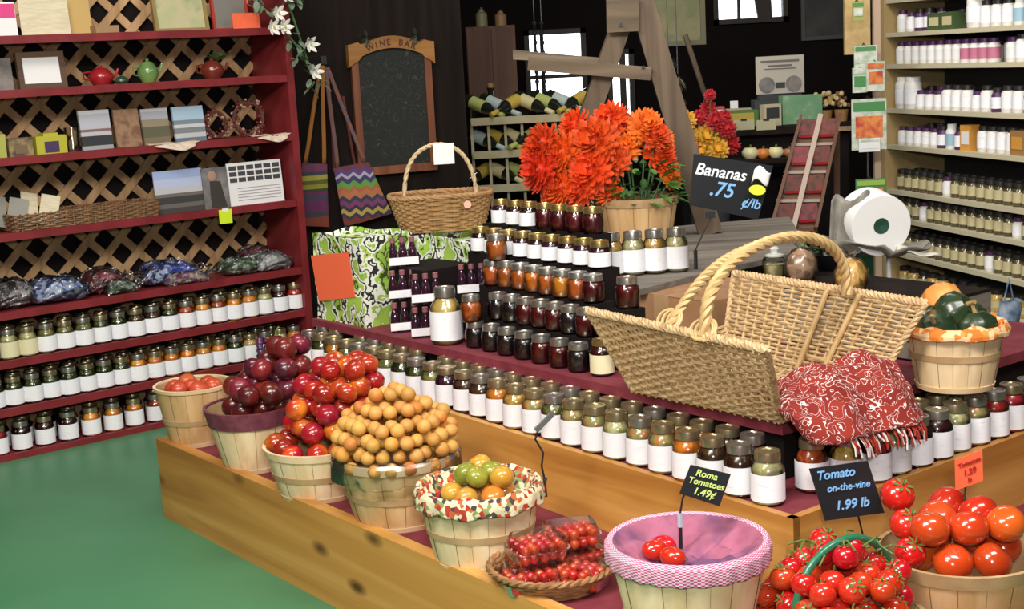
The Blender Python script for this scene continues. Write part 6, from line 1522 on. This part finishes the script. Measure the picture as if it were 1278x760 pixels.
# ================================================================== wine shelves in the middle distance
WY = 8.5
wr = thing('wine_rack', 'pale wooden wine shelves of tilted bottles behind the orange flowers', 'wine rack', (.2, WY, 0))
wx0, wx1 = at(588, 150, WY).x - .2, at(735, 150, WY).x - .2
M_pale = mat('pale_shelf_wood', (.36, .31, .18), .7, col2=(.45, .40, .26), scale=8)
for z in (.74, .945, 1.145):
    MB().box(((wx0 + wx1) / 2, .12, z - .012), (wx1 - wx0, .26, .018)).build('shelf', M_pale, wr); MB().box(((wx0 + wx1) / 2, -.018, z - .008), (wx1 - wx0, .016, .045)).build('front_board', M_pale, wr)
for k in range(8): MB().box((wx0 + (wx1 - wx0) * k / 7, .13, .58), (.016, .24, 1.14)).build('upright', M_pale, wr)
MB().box(((wx0 + wx1) / 2, .26, .6), (wx1 - wx0, .01, 1.2)).build('back_board', M_dark2, wr)
wines = []
for k, (c, l) in enumerate([((.50, .36, .06), 'yellow'), ((.42, .52, .50), 'pale blue'), ((.40, .46, .14), 'green'), ((.62, .56, .30), 'cream')]):
    mb = MB(); mb.lathe([(0, 0), (.036, 0), (.038, .01), (.038, .18), (.015, .23), (.014, .29), (0, .29)], 12, mi=0).lathe([(.0388, .05), (.0392, .05), (.0392, .15), (.0388, .15)], 12, mi=1).lathe([(.016, .235), (.0165, .295), (0, .296)], 10, mi=1)
    wines.append((mb.mesh('wine_bottle', [mat('dark_wine_glass', (.012, .014, .01), .1, coat=1), mat('wine_label_' + l.replace(' ', '_'), c, .6)], True), l))
for zi, z in enumerate((.74, .945, 1.145)):
    for k in range(7):
        me, l = wines[(k * 3 + zi) % 4]; o = bpy.data.objects.new('wine_bottle', me); COL.objects.link(o); x = .2 + wx0 + (wx1 - wx0) * (k + .5) / 7
        d_ = V((.72, -.52, -.34)) if (k + zi) % 4 else V((-.62, -.60, -.30))
        o.rotation_euler = d_.to_track_quat('Z', 'Y').to_euler(); o.location = (x - d_.x * .11, WY + .15, z + .125)
        tag(o, 'dark wine bottle with a %s label, %s from left on the %s wine shelf' % (l, ORD[k], ['lowest', 'middle', 'highest'][zi]), 'wine bottle', 'wine bottles lying on the pale shelves')
# brown cabinet and things near the window
a, b = at(586, 135, 9.4), at(641, 2, 9.4)
cbn = thing('brown_cabinet', 'tall red-brown cupboard left of the bright window', 'cupboard', ((a.x + b.x) / 2, 9.5, 0)); W_ = b.x - a.x
M_rb = wood_mat('red_brown_panel', (.06, .025, .015), (.10, .045, .028), (.14, .065, .04), 2, 'Z', rough=.7)
MB().box((0, .15, .86), (W_, .3, 1.72)).build('body', M_rb, cbn); MB().box((W_ * .25, -.008, .9), (W_ * .46, .016, 1.6)).build('door', M_rb, cbn); MB().box((-W_ * .25, -.008, .9), (W_ * .46, .016, 1.6)).build('door', M_rb, cbn); MB().ball((W_ * .06, -.025, 1.0), .015, 8, 6).build('knob', M_goldb, cbn)
for i, (x, hh, c, l) in enumerate([(600, .12, (.20, .18, .10), 'tan bottle on top of the red-brown cupboard'), (624, .10, (.28, .16, .07), 'brown tin on top of the red-brown cupboard')]):
    p = at(x, 10, 9.6); t = thing('tin' if i else 'bottle', l, 'tin' if i else 'bottle', (p.x, 9.62, 1.7205)); MB().lathe([(0, 0), (.04, 0), (.04, hh * .7), (.02, hh * .85), (.02, hh), (0, hh)], 14).build('body', mat('dull_%d_glaze' % i, c, .5), t, True); MB().lathe([(.022, hh * .95), (.022, hh * 1.06), (0, hh * 1.06)], 12).build('cap', M_lidblk, t, True)
p = at(613, 118, 9.0); t = thing('wine_carafe', 'dark narrow carafe standing on the wine shelves in front of the cupboard', 'carafe', (p.x, WY + .14, 1.1425 - 0)); 
MB().lathe([(0, 0), (.04, 0), (.045, .05), (.02, .11), (.016, .16), (.022, .19), (0, .18)], 14).build('body', MATS['dark_wine_glass'], t, True); MB().lathe([(.018, .185), (.022, .21), (0, .22)], 10).build('stopper', M_boxb, t, True)
for i, x in enumerate((667, 676)):
    p0_, p1_ = at(x, 34, 10.4), at(x, 126, 10.4)
    o = tag(MB().tube([(p0_.x, 10.4, 1.75), (p0_.x, 10.4, p1_.z)], .010, 6).build('hanging_chain', M_metal, None, True), ['left', 'right'][i] + ' one of two dark beaded cords hanging before the bright window', 'cord', 'cords before the window')
    for k in range(9): MB().ball((p0_.x, 10.4, p1_.z + .07 * k), .018, 7, 5).build('bead', M_dkg, o, True)
    MB().tube([(p0_.x, 10.4, 1.75), (p0_.x, 10.4, 3.05)], .003, 4).build('string', M_metal, o)
# pictures on and before the back wall
def wallpic(label, x0, y0, x1, y1, Y, m, fm, name='framed_picture', fw_=.03, hang=False):
    a, b = at(x0, y1, Y), at(x1, y0, Y); w_, h = b.x - a.x, b.z - a.z; t = thing(name, label, 'picture', ((a.x + b.x) / 2, Y, a.z))
    for s_ in (-1, 1): MB().box((s_ * (w_ / 2 - fw_ / 2), 0, h / 2), (fw_, .03, h)).build('frame_rail', fm, t)
    for z in (fw_ / 2, h - fw_ / 2): MB().box((0, 0, z), (w_ - 2 * fw_, .03, fw_)).build('frame_rail', fm, t)
    MB().box((0, .005, h / 2), (w_ - 2 * fw_, .01, h - 2 * fw_)).build('picture', m, t)
    if hang:
        for s_ in (-1, 1): MB().tube([(s_ * w_ * .4, 0, h), (s_ * w_ * .4, 0, 3.05 - a.z)], .003, 5).build('hanging_wire', M_metal, t)
    return t
M_mapp = mat('olive_map_print', (.16, .17, .09), .8, col2=[(.24, .22, .12), (.12, .15, .09)], scale=5)
wallpic('olive-green framed map hanging right of the ladder', 812, -12, 879, 59, 8.6, M_mapp, mat('olive_frame', (.14, .13, .07), .7), hang=True)
wallpic('dark framed picture on the back wall right of the high window', 1000, -14, 1056, 51, BY - .03, mat('dim_picture', (.05, .05, .055), .6, col2=(.08, .08, .08), scale=6), mat('grey_frame', (.11, .105, .10), .6))
p, q = at(860, 58, 8.4), at(884, 130, 8.4)
pl = thing('leaning_pole', 'thin grey-brown pole leaning behind the autumn flowers', 'pole', (q.x, 8.4, 0)); d_ = (p - q); e_ = q - d_ * (q.z / d_.z)
MB().tube([V((e_.x - q.x, 0, 0)), V((p.x - q.x + d_.x * .2, 0, p.z + d_.z * .2))], .016, 8).build('pole', M_lw, pl, True); MB().lathe([(0, 0), (.03, 0), (.03, .03), (0, .03)], 10, (e_.x - q.x, 0, 0)).build('foot', M_dkg, pl, True)
# dried bunches hanging beside the ladder
for i, (x, y0, y1) in enumerate([(834, 62, 130), (846, 92, 148)]):
    a, b = at(x, y0, 8.0), at(x, y1, 8.0); t = thing('dried_bunch', ['upper', 'lower'][i] + ' dried herb bunch hanging between the ladder and the leaning pole', 'dried herbs', (a.x, 8.0, a.z), 0, 'hanging dried bunches'); mb = MB()
    for k in range(50): an = rnd.uniform(0, 6.28); z = -rnd.uniform(0, a.z - b.z); leaf(mb, (0, 0, z), (math.cos(an), math.sin(an), -.9), .07, .018)
    mb.build('stems', mat('dried_herb', (.13, .11, .06), .8, col2=(.22, .20, .12), scale=20), t); MB().tube([(0, 0, 0), (0, 0, 3.05 - a.z)], .003, 4).build('string', M_metal, t)
